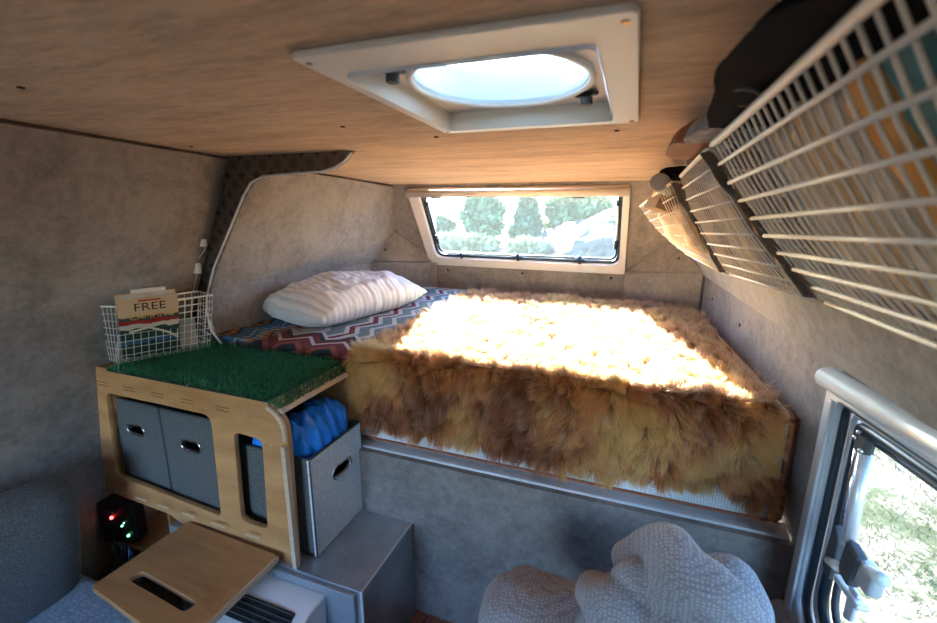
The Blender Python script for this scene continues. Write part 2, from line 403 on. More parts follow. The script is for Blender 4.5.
# ------------------------------------------------------------------ arched metal gusset
M_swirl = None
def swirl():
    m, nt = new_mat('engine_turned_metal'); out = N(nt, 'ShaderNodeOutputMaterial'); p = N(nt, 'ShaderNodeBsdfPrincipled', Roughness=.38, Metallic=.8)
    nt.links.new(p.outputs[0], out.inputs[0]); tc = N(nt, 'ShaderNodeTexCoord')
    sep = N(nt, 'ShaderNodeSeparateXYZ'); nt.links.new(tc.outputs['Object'], sep.inputs[0])
    def cell(o, sc, off):
        a = N(nt, 'ShaderNodeMath', _operation='MULTIPLY_ADD'); a.inputs[1].default_value = sc; a.inputs[2].default_value = off; nt.links.new(o, a.inputs[0])
        f = N(nt, 'ShaderNodeMath', _operation='FRACT'); nt.links.new(a.outputs[0], f.inputs[0])
        s_ = N(nt, 'ShaderNodeMath', _operation='SUBTRACT'); s_.inputs[1].default_value = .5; nt.links.new(f.outputs[0], s_.inputs[0]); return s_.outputs[0]
    cx_, cz_ = cell(sep.outputs[0], 17, .2), cell(sep.outputs[2], 17, .3)
    cb = N(nt, 'ShaderNodeCombineXYZ'); nt.links.new(cx_, cb.inputs[0]); nt.links.new(cz_, cb.inputs[1])
    ln = N(nt, 'ShaderNodeVectorMath', _operation='LENGTH'); nt.links.new(cb.outputs[0], ln.inputs[0])
    r = ramp(nt, [(.05, (.10, .085, .072)), (.46, (.20, .17, .145))], 'LINEAR'); e = r.color_ramp.elements.new(.6); e.color = rgba((.085, .070, .058))
    nt.links.new(ln.outputs['Value'], r.inputs[0]); nt.links.new(r.outputs[0], p.inputs['Base Color'])
    b = N(nt, 'ShaderNodeBump', Strength=.4, Distance=.003); nt.links.new(ln.outputs['Value'], b.inputs['Height']); nt.links.new(b.outputs[0], p.inputs['Normal'])
    return m
g = thing('gusset_panel', 'dark swirled metal arch panel curving from the left wall up under the ceiling', 'wall bracket', (-1.4, 1.11, -.475))
inner = [(-1.352, -.475), (-1.395, -.43), (-1.405, -.36), (-1.392, -.30), (-1.344, -.205), (-1.178, .030), (-1.14, .072), (-1.09, .090), (-.98, .096), (-.87, .099), (-.825, .108), (-.79, .125), (-.765, .148)]
outer = [(-.758, ZC(1.11)-.001), (-1.245, ZC(1.11)-.001), (-1.50, -.36), (-1.545, -.475)]
plate('panel', [inner + outer], (0, 1.108, 0), (1, 0, 0), (0, 0, 1), .012, swirl(), g)
mb = MB(); mb.tube([(x, 1.105, z) for x, z in inner], .0035, 8); lab(build(mb, 'edge_band', M_alu, g, smooth=True), 'bright metal edge of the arch')
# cable with connectors on the gusset
cb_ = thing('light_cable', 'thin white cable with small connectors down the edge of the metal arch', 'cable', (-1.36, 1.08, -.28))
pts = [(-1.262, 1.075, .128), (-1.27, 1.085, .115), (-1.30, 1.09, .05), (-1.345, 1.09, -.06), (-1.352, 1.09, -.10), (-1.348, 1.085, -.14), (-1.375, 1.085, -.165), (-1.40, 1.085, -.20), (-1.405, 1.085, -.235), (-1.432, 1.085, -.29)]
def smoothpath(pts, n=6):
    P = [Vector(p) for p in pts]; out = []
    for i in range(len(P)-1):
        p0, p1, p2, p3 = P[max(i-1, 0)], P[i], P[i+1], P[min(i+2, len(P)-1)]
        for k in range(n):
            t = k/n; out.append(.5*((2*p1) + (p2-p0)*t + (2*p0-5*p1+4*p2-p3)*t*t + (3*p1-p0-3*p2+p3)*t**3))
    out.append(P[-1]); return out
build(MB().tube(smoothpath(pts), .0016, 6), 'wire', M_cord, cb_, smooth=True)
for x, z, w, h in ((-1.352, -.118, .007, .012), (-1.396, -.205, .010, .018)):
    build(MB().box((x-w, 1.076, z-h), (x+w, 1.094, z+h)), 'connector', M_white, cb_, bevel=.002)
for x, z in ((-1.268, .12), (-1.285, .085), (-1.335, -.045)):
    build(MB().sphere((x, 1.09, z), .006), 'clip', M_white, cb_, smooth=True)

# ------------------------------------------------------------------ window_1 (front)
w = thing('window_1', '', '', tuple(PB + VV*.2 + Vector((-.58, 0, 0))))
del w['label']; del w['category']; w['kind'] = 'structure'
FN = Vector((1, 0, 0)).cross(VV)   # pointing to inside
O = PB + FN*.022
X0, X1, V0, V1 = -1.148, -.045, -.004, .492
fr = plate('frame', [roundpoly([(X0+.01, V0), (X1, V0), (X1, V1), (X0, V1)], .012), roundpoly([(wx0, wv0+.02), (wx1, wv0+.02), (wx1, wv1-.005), (wx0, wv1-.005)], [.05, .05, .012, .012])], O, (1, 0, 0), VV, .022, plain('front_window_frame', (.66, .61, .60), .4), w, bevel=.003)
P3 = lambda u, v, d=0: tuple(PB + Vector((u, 0, 0)) + VV*v + FN*d)
mb = MB().tube([P3(X0+.004, V1-.022, .03), P3(X1-.004, V1-.022, .03)], .019, 14); build(mb, 'blind_housing', plain('blind_housing', (.70, .62, .56), .4), w, smooth=True)
seal = roundpoly([(wx0+.004, wv0+.024), (wx1-.004, wv0+.024), (wx1-.004, wv1-.01), (wx0+.004, wv1-.01)], [.05, .05, .012, .012])
build(MB().tube([P3(u, v, -.004) for u, v in seal], .008, 8, closed=True), 'outer_seal', M_seal, w, smooth=True)
seal2 = [((u-(wx0+wx1)/2)*.975+(wx0+wx1)/2, (v-.24)*.945+.24) for u, v in seal]
build(MB().tube([P3(u, v, -.016) for u, v in seal2], .006, 8, closed=True), 'inner_seal', M_seal, w, smooth=True)
build(MB().box((0, 0, 0), (1, 1, 1), Matrix.Translation(Vector(P3(wx0, wv0, -.024))) @ Matrix((Vector((wx1-wx0, 0, 0)), VV*(wv1-wv0), FN*.003)).transposed().to_4x4()), 'pane', glass_mat('acrylic_pane', (.74, .80, .80), .03, transl=.004), w)
for u in (-.93, -.60, -.27):
    l = build(MB().box((-.028, -.004, -.004), (.028, .008, .014), Matrix.Translation(Vector(P3(u, wv0+.036, 0))) @ Matrix((Vector((1, 0, 0)), VV, FN)).transposed().to_4x4()).tube([P3(u, wv0+.014, .008), P3(u, wv0+.062, .008)], .009, 10), 'latch', M_seal, w, bevel=.0015)
for u in (-.915, -.215): build(MB().box((-.026, -.005, 0), (.026, .005, .006), Matrix.Translation(Vector(P3(u, V0+.018, .022))) @ Matrix((Vector((1, 0, 0)), VV, FN)).transposed().to_4x4()), 'pull_tab', M_whitegrey, w, bevel=.002)
for u in (-.985, -.27): build(MB().box((-.03, -.01, 0), (.03, .006, .006), Matrix.Translation(Vector(P3(u, V1-.043, .022))) @ Matrix((Vector((1, 0, 0)), VV, FN)).transposed().to_4x4()), 'blind_clip', M_darkgrey, w, bevel=.002)
for u in (wx0+.022, wx1-.02):
    d = build(MB().tube([P3(u, .17, -.006), P3(u, .40, -.006)], .0055, 8), 'stay_arm', M_alu if u > -.5 else M_seal, w, smooth=True)
    build(MB().tube([P3(u, .14, -.004), P3(u, .19, -.004)], .011, 8).tube([P3(u, .385, -.004), P3(u, .41, -.004)], .010, 8), 'stay_knob', M_seal, w, smooth=True)

# ------------------------------------------------------------------ window_2 (right)
w = thing('window_2', '', '', (XR(.66), .66, -.6)); del w['label']; del w['category']; w['kind'] = 'structure'
NR = Vector((-1, -.0735, 0)).normalized(); UZ = Vector((0, 0, 1))
Q3 = lambda y, z, d=0: tuple(Vector((XR(y), y, z)) + NR*d)
yL, yR = 1.03, .28
zb = lambda y: -.905 + .05*(1.05-y)
fo = [(ur(yL), zb(yL)), (ur(yR), zb(yR)), (ur(yR), zt(yR)), (ur(yL), zt(yL))]
fi = [(ur(yo0), zb(yo0)+.05), (ur(yo1), zb(yo1)+.05), (ur(yo1), zt(yo1)-.047), (ur(yo0), zt(yo0)-.047)]
plate('frame', [fo, roundpoly(fi, [.07, .07, .02, .02])], OR + NR*.022, UR, UZ, .022, M_frame, w, bevel=.004)
build(MB().tube([Q3(yL+.006, zt(yL)-.014, .022), Q3(yR, zt(yR)-.014, .022)], .021, 16), 'blind_housing', M_frame, w, smooth=True)
build(MB().tube([Q3(yL+.012, zb(yL)+.012, .024), Q3(yR, zb(yR)+.012, .024)], .019, 16), 'lower_rail', M_frame, w, smooth=True)
build(MB().box((0, 0, 0), (1, 1, 1), Matrix.Translation(Vector(Q3(yo0+.016, zb(yo0)+.05, .020))) @ Matrix((UR*.012, UZ*(zt(yo0)-zb(yo0)-.10), NR*.008)).transposed().to_4x4()), 'side_bead', M_frame, w, bevel=.002)
def ring(inset, d, r, name, mat, rr=.07):
    c = [(yo0-inset, zb(yo0)+.05+inset), (yo1+inset, zb(yo1)+.05+inset), (yo1+inset, zt(yo1)-.047-inset), (yo0-inset, zt(yo0)-.047-inset)]
    c = roundpoly(c, [rr, rr, .02, .02])
    build(MB().tube([Q3(y, z, d) for y, z in c], r, 8, closed=True), name, mat, w, smooth=True)
ring(.004, .004, .008, 'outer_seal', M_seal); ring(.016, -.006, .006, 'seal_channel', M_frame); ring(.030, -.010, .010, 'inner_seal', M_seal); ring(.048, -.02, .007, 'pane_edge', M_darkgrey)
mb = MB(); mb.add([Q3(yo0-.02, zb(yo0)+.06, -.024), Q3(yo1+.02, zb(yo1)+.06, -.024), Q3(yo1+.02, zt(yo1)-.06, -.024), Q3(yo0-.02, zt(yo0)-.06, -.024)], [(0, 1, 2, 3)])
mb.add([Q3(yo0-.02, zb(yo0)+.06, -.027), Q3(yo1+.02, zb(yo1)+.06, -.027), Q3(yo1+.02, zt(yo1)-.06, -.027), Q3(yo0-.02, zt(yo0)-.06, -.027)], [(3, 2, 1, 0)])
build(mb, 'pane', glass_mat('side_pane', (.60, .64, .64), .04, transl=.004), w, normals=False)
# stay arm (gas strut), hinge blocks, latch handle
ys = .925
build(MB().tube([Q3(.900, -.418, .005), Q3(.877, -.585, .012)], .0105, 14), 'stay_cylinder', M_alu, w, smooth=True)
build(MB().tube([Q3(.935, -.40, .0), Q3(.925, -.64, .0)], .005, 8), 'stay_rod', M_chrome, w, smooth=True)
mb = MB().box((-.016, -.018, -.004), (.016, .018, .010), Matrix.Translation(Vector(Q3(.910, -.405, .002))) @ Matrix((UR, UZ, NR)).transposed().to_4x4())
build(mb, 'upper_bracket', M_darkgrey, w, bevel=.004)
for dy, z in ((-.005, -.398), (-.027, -.412), (-.012, -.385)): build(MB().sphere(Q3(ys+dy, z, .014), .0045), 'rivet', M_chrome, w, smooth=True)
mb = MB().prism(roundpoly([(-.014, -.05), (.018, -.06), (.022, .03), (-.004, .055)], .012), Q3(.917, -.628, .004), UR, UZ, NR*.014)
build(mb, 'lower_bracket', M_darkgrey, w, bevel=.003)
build(MB().tube([Q3(.912, -.652, .016), Q3(.866, -.628, .026)], .008, 10), 'pivot_pin', M_alu, w, smooth=True)
mb = MB().prism(roundpoly([(-.024, -.036), (.016, -.04), (.024, .028), (-.016, .036)], .010), Q3(.850, -.602, .004), UR, UZ, NR*.020)
build(mb, 'latch_body', M_darkgrey, w, bevel=.006)
mb = MB().prism(roundpoly([(-.026, -.030), (.024, -.026), (.026, .018), (-.022, .020)], .010), Q3(.818, -.596, -.005), UR, UZ, NR*.022)
build(mb, 'latch_housing', plain('latch_grey', (.45, .48, .50), .35, .3), w, bevel=.006)
build(MB().tube([Q3(.802, -.575, .018), Q3(.755, -.552, .026)], .010, 12), 'latch_knob', plain('frosted', (.66, .72, .70), .3), w, smooth=True)
mb = MB().prism(roundpoly([(-.05, -.012), (.03, -.005), (.03, .006), (-.05, .0)], .004), Q3(.835, -.655, .0), UR, UZ, NR*.02).prism(roundpoly([(-.01, -.05), (.012, -.04), (.016, .02), (-.012, .02)], .006), Q3(.840, -.665, .004), UR, UZ, NR*.008)
build(mb, 'latch_lever', M_alu, w, bevel=.003)

# ------------------------------------------------------------------ roof vent
zv = lambda y, d=0: ZC(y) - d
v = thing('roof_vent', 'square off-white ceiling vent with a round translucent skylight dome', 'roof vent', (VC[0], VC[1], ZC(VC[1])))
cnN = Vector((1, 0, 0)).cross(cn)    # up-ish normal
OV = Vector((VC[0], VC[1], ZC(VC[1])))
D3 = lambda u, w_, d: tuple(OV + Vector((u, 0, 0)) + cn*w_ + cnN*d)
sq = rrect(.385, .462, .012, cx=.008, cy=-.012); sqi = rrect(.315, .35, .012)
plate('flange', [sq, sqi], OV - cnN*.0, (1, 0, 0), cn, .008, M_ventwhite, v, bevel=.002)
mb = MB(); a = rrect(.315, .35, .012); b = rrect(.305, .34, .012)
vs = [D3(x, y, -.012) for x, y in a] + [D3(x, y, .022) for x, y in b]; k = len(a)
mb.add(vs, [(i, (i+1) % k, k+(i+1) % k, k+i) for i in range(k)]); build(mb, 'recess_wall', M_ventwhite, v, smooth=False)
circ = lambda r, n=64, cx=0, cy=0: [(cx+r*math.cos(2*math.pi*i/n), cy+r*math.sin(2*math.pi*i/n)) for i in range(n)]
plate('tray', [rrect(.306, .341, .012), circ(.13)], OV + cnN*.025, (1, 0, 0), cn, .004, M_ventwhite, v)
mb = MB(); 
for r_, rad, d in ((.136, .005, .018),): mb.tube([D3(x, y, d) for x, y in circ(r_)], rad, 10, closed=True)
build(mb, 'rim', M_ventwhite, v, smooth=True)
mb = MB().grid(lambda u, t: D3(.13*math.cos(2*math.pi*u), .13*math.sin(2*math.pi*u), .02+t*.05), 64, 3, closeu=True)
build(mb, 'collar', plain('vent_collar', (.6, .72, .8), .3), v, smooth=True)
def domef(u, t):
    r = .20*(1-t); a = 2*math.pi*u
    h = .05 + .075*(1-(r/.20)**2) + .006*math.sin(9*a)*t*(1-t)*4 + (.012*math.cos(r*120) if r < .09 else 0)
    return D3(r*math.cos(a), r*math.sin(a), h)
build(MB().grid(domef, 72, 24, closeu=True), 'dome', glass_mat('dome_plastic', (.115, .15, .17), .12, transl=.45, bump=9., rough=.1), v, smooth=True)
for (u, w_, yaw) in ((-.128, -.10, .5), (.118, .10, 2.6)):
    k_ = MB().box((-.019, -.008, -.007), (.019, .008, 0), Matrix.Translation(Vector(D3(u, w_, .02))) @ Matrix.Rotation(yaw, 4, 'Z'))
    k2 = build(k_, 'latch', M_black, v, bevel=.003)
    build(MB().tube([D3(u, w_, .012), D3(u, w_, .0)], .010, 16), 'latch_knob', M_darkgrey, k2, smooth=False, bevel=.002)
for u, w_ in ((-.172, -.222), (.188, -.222), (.188, .202), (-.172, .202)):
    lab(build(MB().tube([D3(u, w_, -.007), D3(u, w_, -.0095)], .0042, 10), 'screw', plain('brass', (.50, .28, .10), .4, .6), v), 'small brass screw head')

# ------------------------------------------------------------------ plywood console
con = thing('storage_console', 'birch plywood console with cut-out openings and a fold-down flap', 'cabinet', (-1.2, .95, -.97))
YF = .81
rnd = [(-1.560, -.482), (-.86, -.492), (-.803, -.53), (-.80, -.60), (-.812, -.972), (-1.245, -.972), (-1.275, -.962), (-1.31, -.948), (-1.55, -.940), (-1.612, -.94)]
outl = roundpoly(rnd, [.004, .03, .03, .03, .006, .02, .02, .02, 0, .004])
op1 = roundpoly([(-1.512, -.566), (-1.545, -.862), (-1.083, -.893), (-1.068, -.565)], [.03, .02, .02, .035])
op2 = roundpoly([(-.990, -.600), (-1.003, -.882), (-.905, -.886), (-.889, -.604)], .025)
plate('front_panel', [outl, op1, op2], (0, YF, 0), (1, 0, 0), (0, 0, 1), .016, M_ply, con, bevel=.0012)
mbE = MB().box((-1.545, YF+.012, -.500), (-.87, YP-.012, -.484)); build(mbE, 'top_board', M_ply, con, bevel=.001)
build(MB().box((-1.55, YF+.016, -.915), (-1.0, YP-.01, -.90)), 'shelf', M_ply, con)
mb = MB(); slab(mb, [(-1.512, YF+.018, -.50), (-1.59, YF+.018, -.96), (-1.59, YP-.012, -.96), (-1.512, YP-.012, -.50)], .012); build(mb, 'side_panel', M_ply, con)
plate('back_panel', [roundpoly([(-1.54, -.50), (-1.585, -.9), (-.86, -.9), (-.80, -.50)], .03), roundpoly([(-1.0, -.60), (-1.0, -.9), (-.86, -.9), (-.86, -.60)], .02)], (0, YP-.010, 0), (1, 0, 0), (0, 0, 1), .008, M_ply, con)
mdark = plain('joint_line_brown', (.20, .10, .045), .8)  # dark brown of the finger-joint lines
for x in (-1.49, -1.37, -1.25, -1.13, -1.0):       # finger joints on the top rail
    build(MB().box((x-.025, YF-.0162, -.523), (x+.025, YF-.0155, -.5205)).box((x-.025, YF-.0162, -.533), (x+.025, YF-.0155, -.5305)), 'finger_joint', mdark, con)
for x in (-1.51, -1.41, -1.31, -1.20, -1.08, -.95): 
    build(MB().box((x-.025, YF-.0162, -.912), (x+.025, YF-.0155, -.906)), 'lower_finger_joint', M_plyedge, con)
for x, z in ((-1.43, -.53), (-1.31, -.53), (-1.19, -.535), (-1.06, -.535), (-.92, -.525), (-1.37, -.915), (-1.14, -.92), (-.86, -.90), (-.84, -.60)):
    build(MB().tube([(x, YF-.0175, z), (x, YF-.0158, z)], .0022, 8), 'screw', M_galv, con)
# flap: horizontal, hinged low on the front panel
fl0 = plate('flap', [roundpoly([(-1.225, .542), (-.860, .50), (-.862, .792), (-1.215, .80)], .012), roundpoly([(-1.165, .590), (-.935, .573), (-.928, .603), (-1.155, .622)], .014)], (0, 0, -.940), (1, 0, 0), (0, 1, 0), .016, M_ply, con, bevel=.001)

def edge_strip(path, r): return MB().tube(path, r, 6)
# light edge banding where the plies show
build(MB().tube([(x, YF-.008, z) for x, z in roundpoly([(-.80, -.60), (-.803, -.53), (-.86, -.492)], .03)[4:18]] , .0072, 6), 'ply_edge', M_plyedge, con, smooth=True)
build(MB().box((-.8125, YF-.0158, -.970), (-.7995, YF-.0002, -.60)), 'ply_edge_side', M_plyedge, con)
build(MB().box((-.862, .512, -.9555), (-.8535, .79, -.9405)), 'flap_edge', M_plyedge, con)

# artificial grass mat
def ribbons(name, roots, dirs, length, width, mat, parent=None, origin=(0, 0, 0), bend=None, seg=2, colattr=None, extra=None):
    """many bent flat strands as one mesh; roots, dirs (unit), length arrays"""
    n = len(roots); L_ = np.asarray(length).reshape(-1, 1); Wd = np.asarray(width).reshape(-1, 1)
    side = np.cross(dirs, rng.normal(size=(n, 3))); side /= np.linalg.norm(side, axis=1, keepdims=True)
    bend = np.zeros((n, 3)) if bend is None else bend
    layers = []
    for k in range(seg+1):
        t = k/seg; c = roots + dirs*L_*t + bend*L_*t*t; ww = Wd*(1-.75*t)
        layers.append(c - side*ww/2); layers.append(c + side*ww/2)
    V = np.stack(layers, 1).reshape(-1, 3) - np.array(worldloc(parent) if parent is not None else origin)
    m = 2*(seg+1); base = (np.arange(n)*m)[:, None]
    faces = np.concatenate([base + np.array([2*k, 2*k+1, 2*k+3, 2*k+2]) for k in range(seg)], 1).reshape(-1)
    me = bpy.data.meshes.new(name); me.vertices.add(len(V)); me.vertices.foreach_set('co', V.astype(np.float32).ravel())
    nf = n*seg; me.loops.add(nf*4); me.loops.foreach_set('vertex_index', faces.astype(np.int32))
    me.polygons.add(nf); me.polygons.foreach_set('loop_start', (np.arange(nf)*4).astype(np.int32)); me.polygons.foreach_set('loop_total', np.full(nf, 4, np.int32))
    me.polygons.foreach_set('use_smooth', np.ones(nf, bool))
    if colattr is not None:
        a = me.color_attributes.new('Col', 'FLOAT_COLOR', 'POINT')      # per-strand colour with root-to-tip tone
        C_ = np.ones((n, m, 4), np.float32)
        for k in range(seg+1):
            C_[:, 2*k, :3] = colattr[:, 0]*(1-k/seg) + colattr[:, 1]*(k/seg); C_[:, 2*k+1, :3] = C_[:, 2*k, :3]
        a.data.foreach_set('color', C_.ravel())
    me.materials.append(mat); me.update(calc_edges=True); me.validate()
    return link(name, me, parent, None if parent is not None else origin)
def strand_mat(name, rough=.6, transl=.25, spec=.3):
    m, nt = new_mat(name); out = N(nt, 'ShaderNodeOutputMaterial'); p = N(nt, 'ShaderNodeBsdfPrincipled', Roughness=rough); p.inputs['Specular IOR Level'].default_value = spec
    a = N(nt, 'ShaderNodeVertexColor'); a.layer_name = 'Col'; nt.links.new(a.outputs[0], p.inputs['Base Color'])
    t = N(nt, 'ShaderNodeBsdfTranslucent'); nt.links.new(a.outputs[0], t.inputs[0]); mx = N(nt, 'ShaderNodeMixShader', Fac=transl)
    nt.links.new(p.outputs[0], mx.inputs[1]); nt.links.new(t.outputs[0], mx.inputs[2]); nt.links.new(mx.outputs[0], out.inputs[0]); return m
gm = thing('grass_mat', 'dark green artificial grass mat lying on top of the plywood console', 'mat', (-1.1, .95, -.484))
def grass_drop(x):   # follows the rounded front corner
    return 0
build(MB().box((-1.46, YF-.014, -.483), (-.845, YP-.005, -.478)), 'backing', plain('grass_backing', (.006, .03, .014), .9), gm)
n = 26000
gx = rng.uniform(-1.46, -.81, n); gy = rng.uniform(YF-.016, YP-.002, n); gz = np.where(gx > -.85, -.482-(gx+.85)*.45, -.479)
roots = np.stack([gx, gy, gz], 1)
d = rng.normal(size=(n, 3))*.55; d[:, 2] = 1; d /= np.linalg.norm(d, axis=1, keepdims=True)
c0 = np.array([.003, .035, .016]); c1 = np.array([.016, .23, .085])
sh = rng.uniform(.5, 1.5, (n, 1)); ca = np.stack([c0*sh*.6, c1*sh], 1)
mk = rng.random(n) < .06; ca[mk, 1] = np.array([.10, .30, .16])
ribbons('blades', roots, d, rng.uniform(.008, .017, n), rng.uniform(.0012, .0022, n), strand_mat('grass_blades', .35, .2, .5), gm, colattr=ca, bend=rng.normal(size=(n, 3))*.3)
build(MB().prism(roundpoly([(-.87, -.500), (-.87, -.4835), (-.845, -.4835), (-.815, -.50), (-.806, -.515), (-.822, -.518)], .006), (0, YF+.001, 0), (1, 0, 0), (0, 0, 1), (0, YP-YF-.012, 0)), 'curved_board', M_plyedge, con)

# ------------------------------------------------------------------ storage bins
def bin_box(name, label, x0, x1, y0, y1, z0, z1, face, mat, hx, hz, group=None, lip=M_darkgrey, sidemat=None, hw=.03, ztilt=0):
    t = thing(name, label, 'storage bin', ((x0+x1)/2, (y0+y1)/2, z0), group)
    th = .008
    O_ = Vector(((x0+x1)/2, (y0+y1)/2, z0))
    if face == 'front':
        pl = plate('front_face', [[(x0, z0), (x1, z0), (x1, z1), (x0, z1)], rrect(.075, .030, .0149, cx=hx, cy=hz)], (0, y0, 0), (1, 0, 0), (0, 0, 1), th, mat, t)
        walls = MB().box((x0, y0+th, z0), (x0+th, y1, z1)).box((x1-th, y0+th, z0), (x1, y1, z1)).box((x0, y1-th, z0), (x1, y1, z1)).box((x0, y0+th, z0), (x1, y1, z0+th))
        H = lambda u, w_, d_: (u, y0-d_, w_)
    else:
        pl = plate('front_face', [[(y0, z0), (y1, z0), (y1, z1), (y0, z1)], rrect(.085, .036, .0175, cx=hx, cy=hz)], (x1, 0, 0), (0, 1, 0), (0, 0, 1), th, mat, t)
        walls = MB().box((x0, y0, z0), (x1-th, y0+th, z1)).box((x0, y1-th, z0), (x1-th, y1, z1)).box((x0, y0, z0), (x0+th, y1, z1)).box((x0, y0, z0), (x1-th, y1, z0+th))
        H = lambda u, w_, d_: (x1+d_, u, w_)
    build(walls, 'walls', sidemat or mat, t)
    W_, H2, R2 = (.079, .034, .0165) if face == 'front' else (.090, .041, .020)
    build(MB().tube([H(u, w_, .001) for u, w_ in rrect(W_, H2, R2, cx=hx, cy=hz)], .0035, 8, closed=True), 'grommet', M_chrome, t, smooth=True)
    e = .003
    build(MB().tube(ringpath([(x0+e, y0+e, z1), (x1-e, y0+e, z1), (x1-e, y1-e, z1), (x0+e, y1-e, z1)]), .004, 6, closed=True), 'rim', lip, t)
    # stitched edge binding on the face corners
    c = [(x0, y0-.001), (x1, y0-.001)] if face == 'front' else [(x1+.001, y0), (x1+.001, y1)]
    for q_ in c: build(MB().tube([(q_[0], q_[1], z0), (q_[0], q_[1], z1)], .0025, 6), 'binding', lip, t, smooth=True)
    return t
bin_box('storage_bin', 'charcoal fabric bin behind the console opening, nearer the left wall', -1.545+.01, -1.325, .838, 1.075, -.898, -.60, 'front', M_bin, -1.445, -.695, 'charcoal bins in the console')
bin_box('storage_bin', 'charcoal fabric bin in the console, beside the narrow slot', -1.318, -1.075, .836, 1.075, -.898, -.60, 'front', M_bin, -1.20, -.700, 'charcoal bins in the console')
bin_box('storage_bin', 'light grey fabric bin holding the blue quilted jacket on the metal step', -1.03, -.775, .850, 1.090, -.968, -.665, 'side', M_binlt, .985, -.765, None, M_darkgrey, M_bin)
# puffy blue jacket
jk = thing('puffer_jacket', 'bright blue quilted puffer jacket stuffed in the light grey bin', 'jacket', (-.9, .96, -.72))
def puff(cx, cy, cz, rx, ry, rz, nb, seed, ax='y'):
    def g(u, t):
        a = 2*math.pi*u; e = math.pi*t
        s_ = math.cos(e); rr = max(math.sin(e), .001)**.55
        band = .80 + .20*abs(math.sin(nb*math.pi*(s_*.5+.5)))**.5
        q = noise.noise(Vector((math.cos(a)*2+seed, math.sin(a)*2, s_*4)))
        rr *= band*(1+.12*q)
        P = Vector((cx + rx*rr*math.cos(a), cy + ry*s_, cz + rz*rr*math.sin(a) + .01*q + .004*math.sin(s_*15+math.cos(a)*9)))
        return P
    return MB().grid(g, 40, 90, closeu=True)
build(puff(-.850, .970, -.658, .066, .114, .095, 6, 3), 'quilted_body', M_blue, jk, smooth=True)
build(puff(-.960, .960, -.68, .055, .10, .075, 5, 8), 'sleeve', M_blue, jk, smooth=True)
build(MB().sphere((-.915, 1.0, -.615), (.05, .06, .035), 16, 10, lambda d: 1+.15*noise.noise(d*3)), 'hood', M_bluedark, jk, smooth=True)

# ------------------------------------------------------------------ wire basket with guide books on console
def lerp(a, b, t): return Vector(a)*(1-t) + Vector(b)*t
wb = thing('wire_basket', 'small silver wire basket of guidebooks on the left end of the console', 'basket', (-1.46, .95, -.477))
zb0, zt0 = -.472, -.285
Bt = {'A': (-1.463, .835, zb0), 'B': (-1.352, 1.058, zb0), 'D': (-1.445, 1.085, zb0), 'C': (-1.543, .850, zb0)}
Tp = {'A': (-1.405, .818, zt0), 'B': (-1.295, 1.050, zt0), 'D': (-1.405, 1.085, zt0), 'C': (-1.452, .790, zt0+.003)}
mb = MB()
def wiregrid(mb, b0, b1, t1, t0, nu, nv, r):
    for i in range(nu+1): mb.tube([lerp(b0, b1, i/nu), lerp(t0, t1, i/nu)], r, 5)
    for j in range(nv+1): mb.tube([lerp(b0, t0, j/nv), lerp(b1, t1, j/nv)], r, 5)
order = ['A', 'B', 'D', 'C']
for i, nn in zip(range(4), (13, 5, 13, 5)):
    p, q = order[i], order[(i+1) % 4]
    m_ = MB(); wiregrid(m_, Bt[p], Bt[q], Tp[q], Tp[p], nn, 8, .0011)
    build(m_, 'wire_side', M_wirem, wb)
m_ = MB(); wiregrid(m_, Bt['A'], Bt['B'], Bt['D'], Bt['C'], 12, 5, .0011); build(m_, 'wire_bottom', M_wirem, wb)
build(MB().tube(ringpath([Tp[o_] for o_ in order]), .0026, 8, closed=True), 'rim', M_wirem, wb, smooth=True)
def book(name, label, O_, U, V, w_, h, th, mats, group=None):
    """cover at O in plane U,V; thickness away from viewer"""
    t = thing(name, label, 'book', O_, group); U = Vector(U).normalized(); V = Vector(V); V = (V - U*V.dot(U)).normalized(); W_ = U.cross(V)
    M_ = Matrix((U, V, W_)).transposed().to_4x4(); M_.translation = Vector(O_)
    build(MB().box((0, .002, -th+.0015), (w_-.003, h-.002, -.0015), M_), 'pages', plain('paper', (.62, .57, .50), .8), t)
    build(MB().box((-.001, 0, -.0015), (w_, h, 0), M_).box((-.001, 0, -th), (w_, h, -th+.0015), M_).box((-.002, 0, -th), (0, h, 0), M_), 'cover', mats, t)
    return t, M_, U, V, W_
def cover_mat():
    m, nt = new_mat('printed_cover'); out = N(nt, 'ShaderNodeOutputMaterial'); p = N(nt, 'ShaderNodeBsdfPrincipled', Roughness=.35); nt.links.new(p.outputs[0], out.inputs[0])
    tc = N(nt, 'ShaderNodeTexCoord'); sp = N(nt, 'ShaderNodeSeparateXYZ'); nt.links.new(tc.outputs['Object'], sp.inputs[0])
    n_ = N(nt, 'ShaderNodeTexNoise', Scale=28., Detail=4.); nt.links.new(tc.outputs['Object'], n_.inputs['Vector'])
    ad = N(nt, 'ShaderNodeMath', _operation='MULTIPLY_ADD'); ad.inputs[1].default_value = .03; nt.links.new(n_.outputs['Fac'], ad.inputs[0]); nt.links.new(sp.outputs[2], ad.inputs[2])
    mr = N(nt, 'ShaderNodeMapRange'); mr.inputs['From Min'].default_value = .0; mr.inputs['From Max'].default_value = .215; nt.links.new(ad.outputs[0], mr.inputs['Value'])
    r = ramp(nt, [(0, (.35, .30, .28)), (.10, (.015, .035, .02)), (.3, (.04, .12, .20)), (.38, (.02, .05, .03)), (.55, (.55, .48, .38)), (.62, (.35, .02, .015)), (.68, (.05, .06, .06)), (.74, (.60, .42, .26))])
    nt.links.new(mr.outputs[0], r.inputs[0]); nt.links.new(r.outputs[0], p.inputs['Base Color']); return m
ub = Vector(Bt['B']) - Vector(Bt['A']); ub.z = 0; ub.normalize()
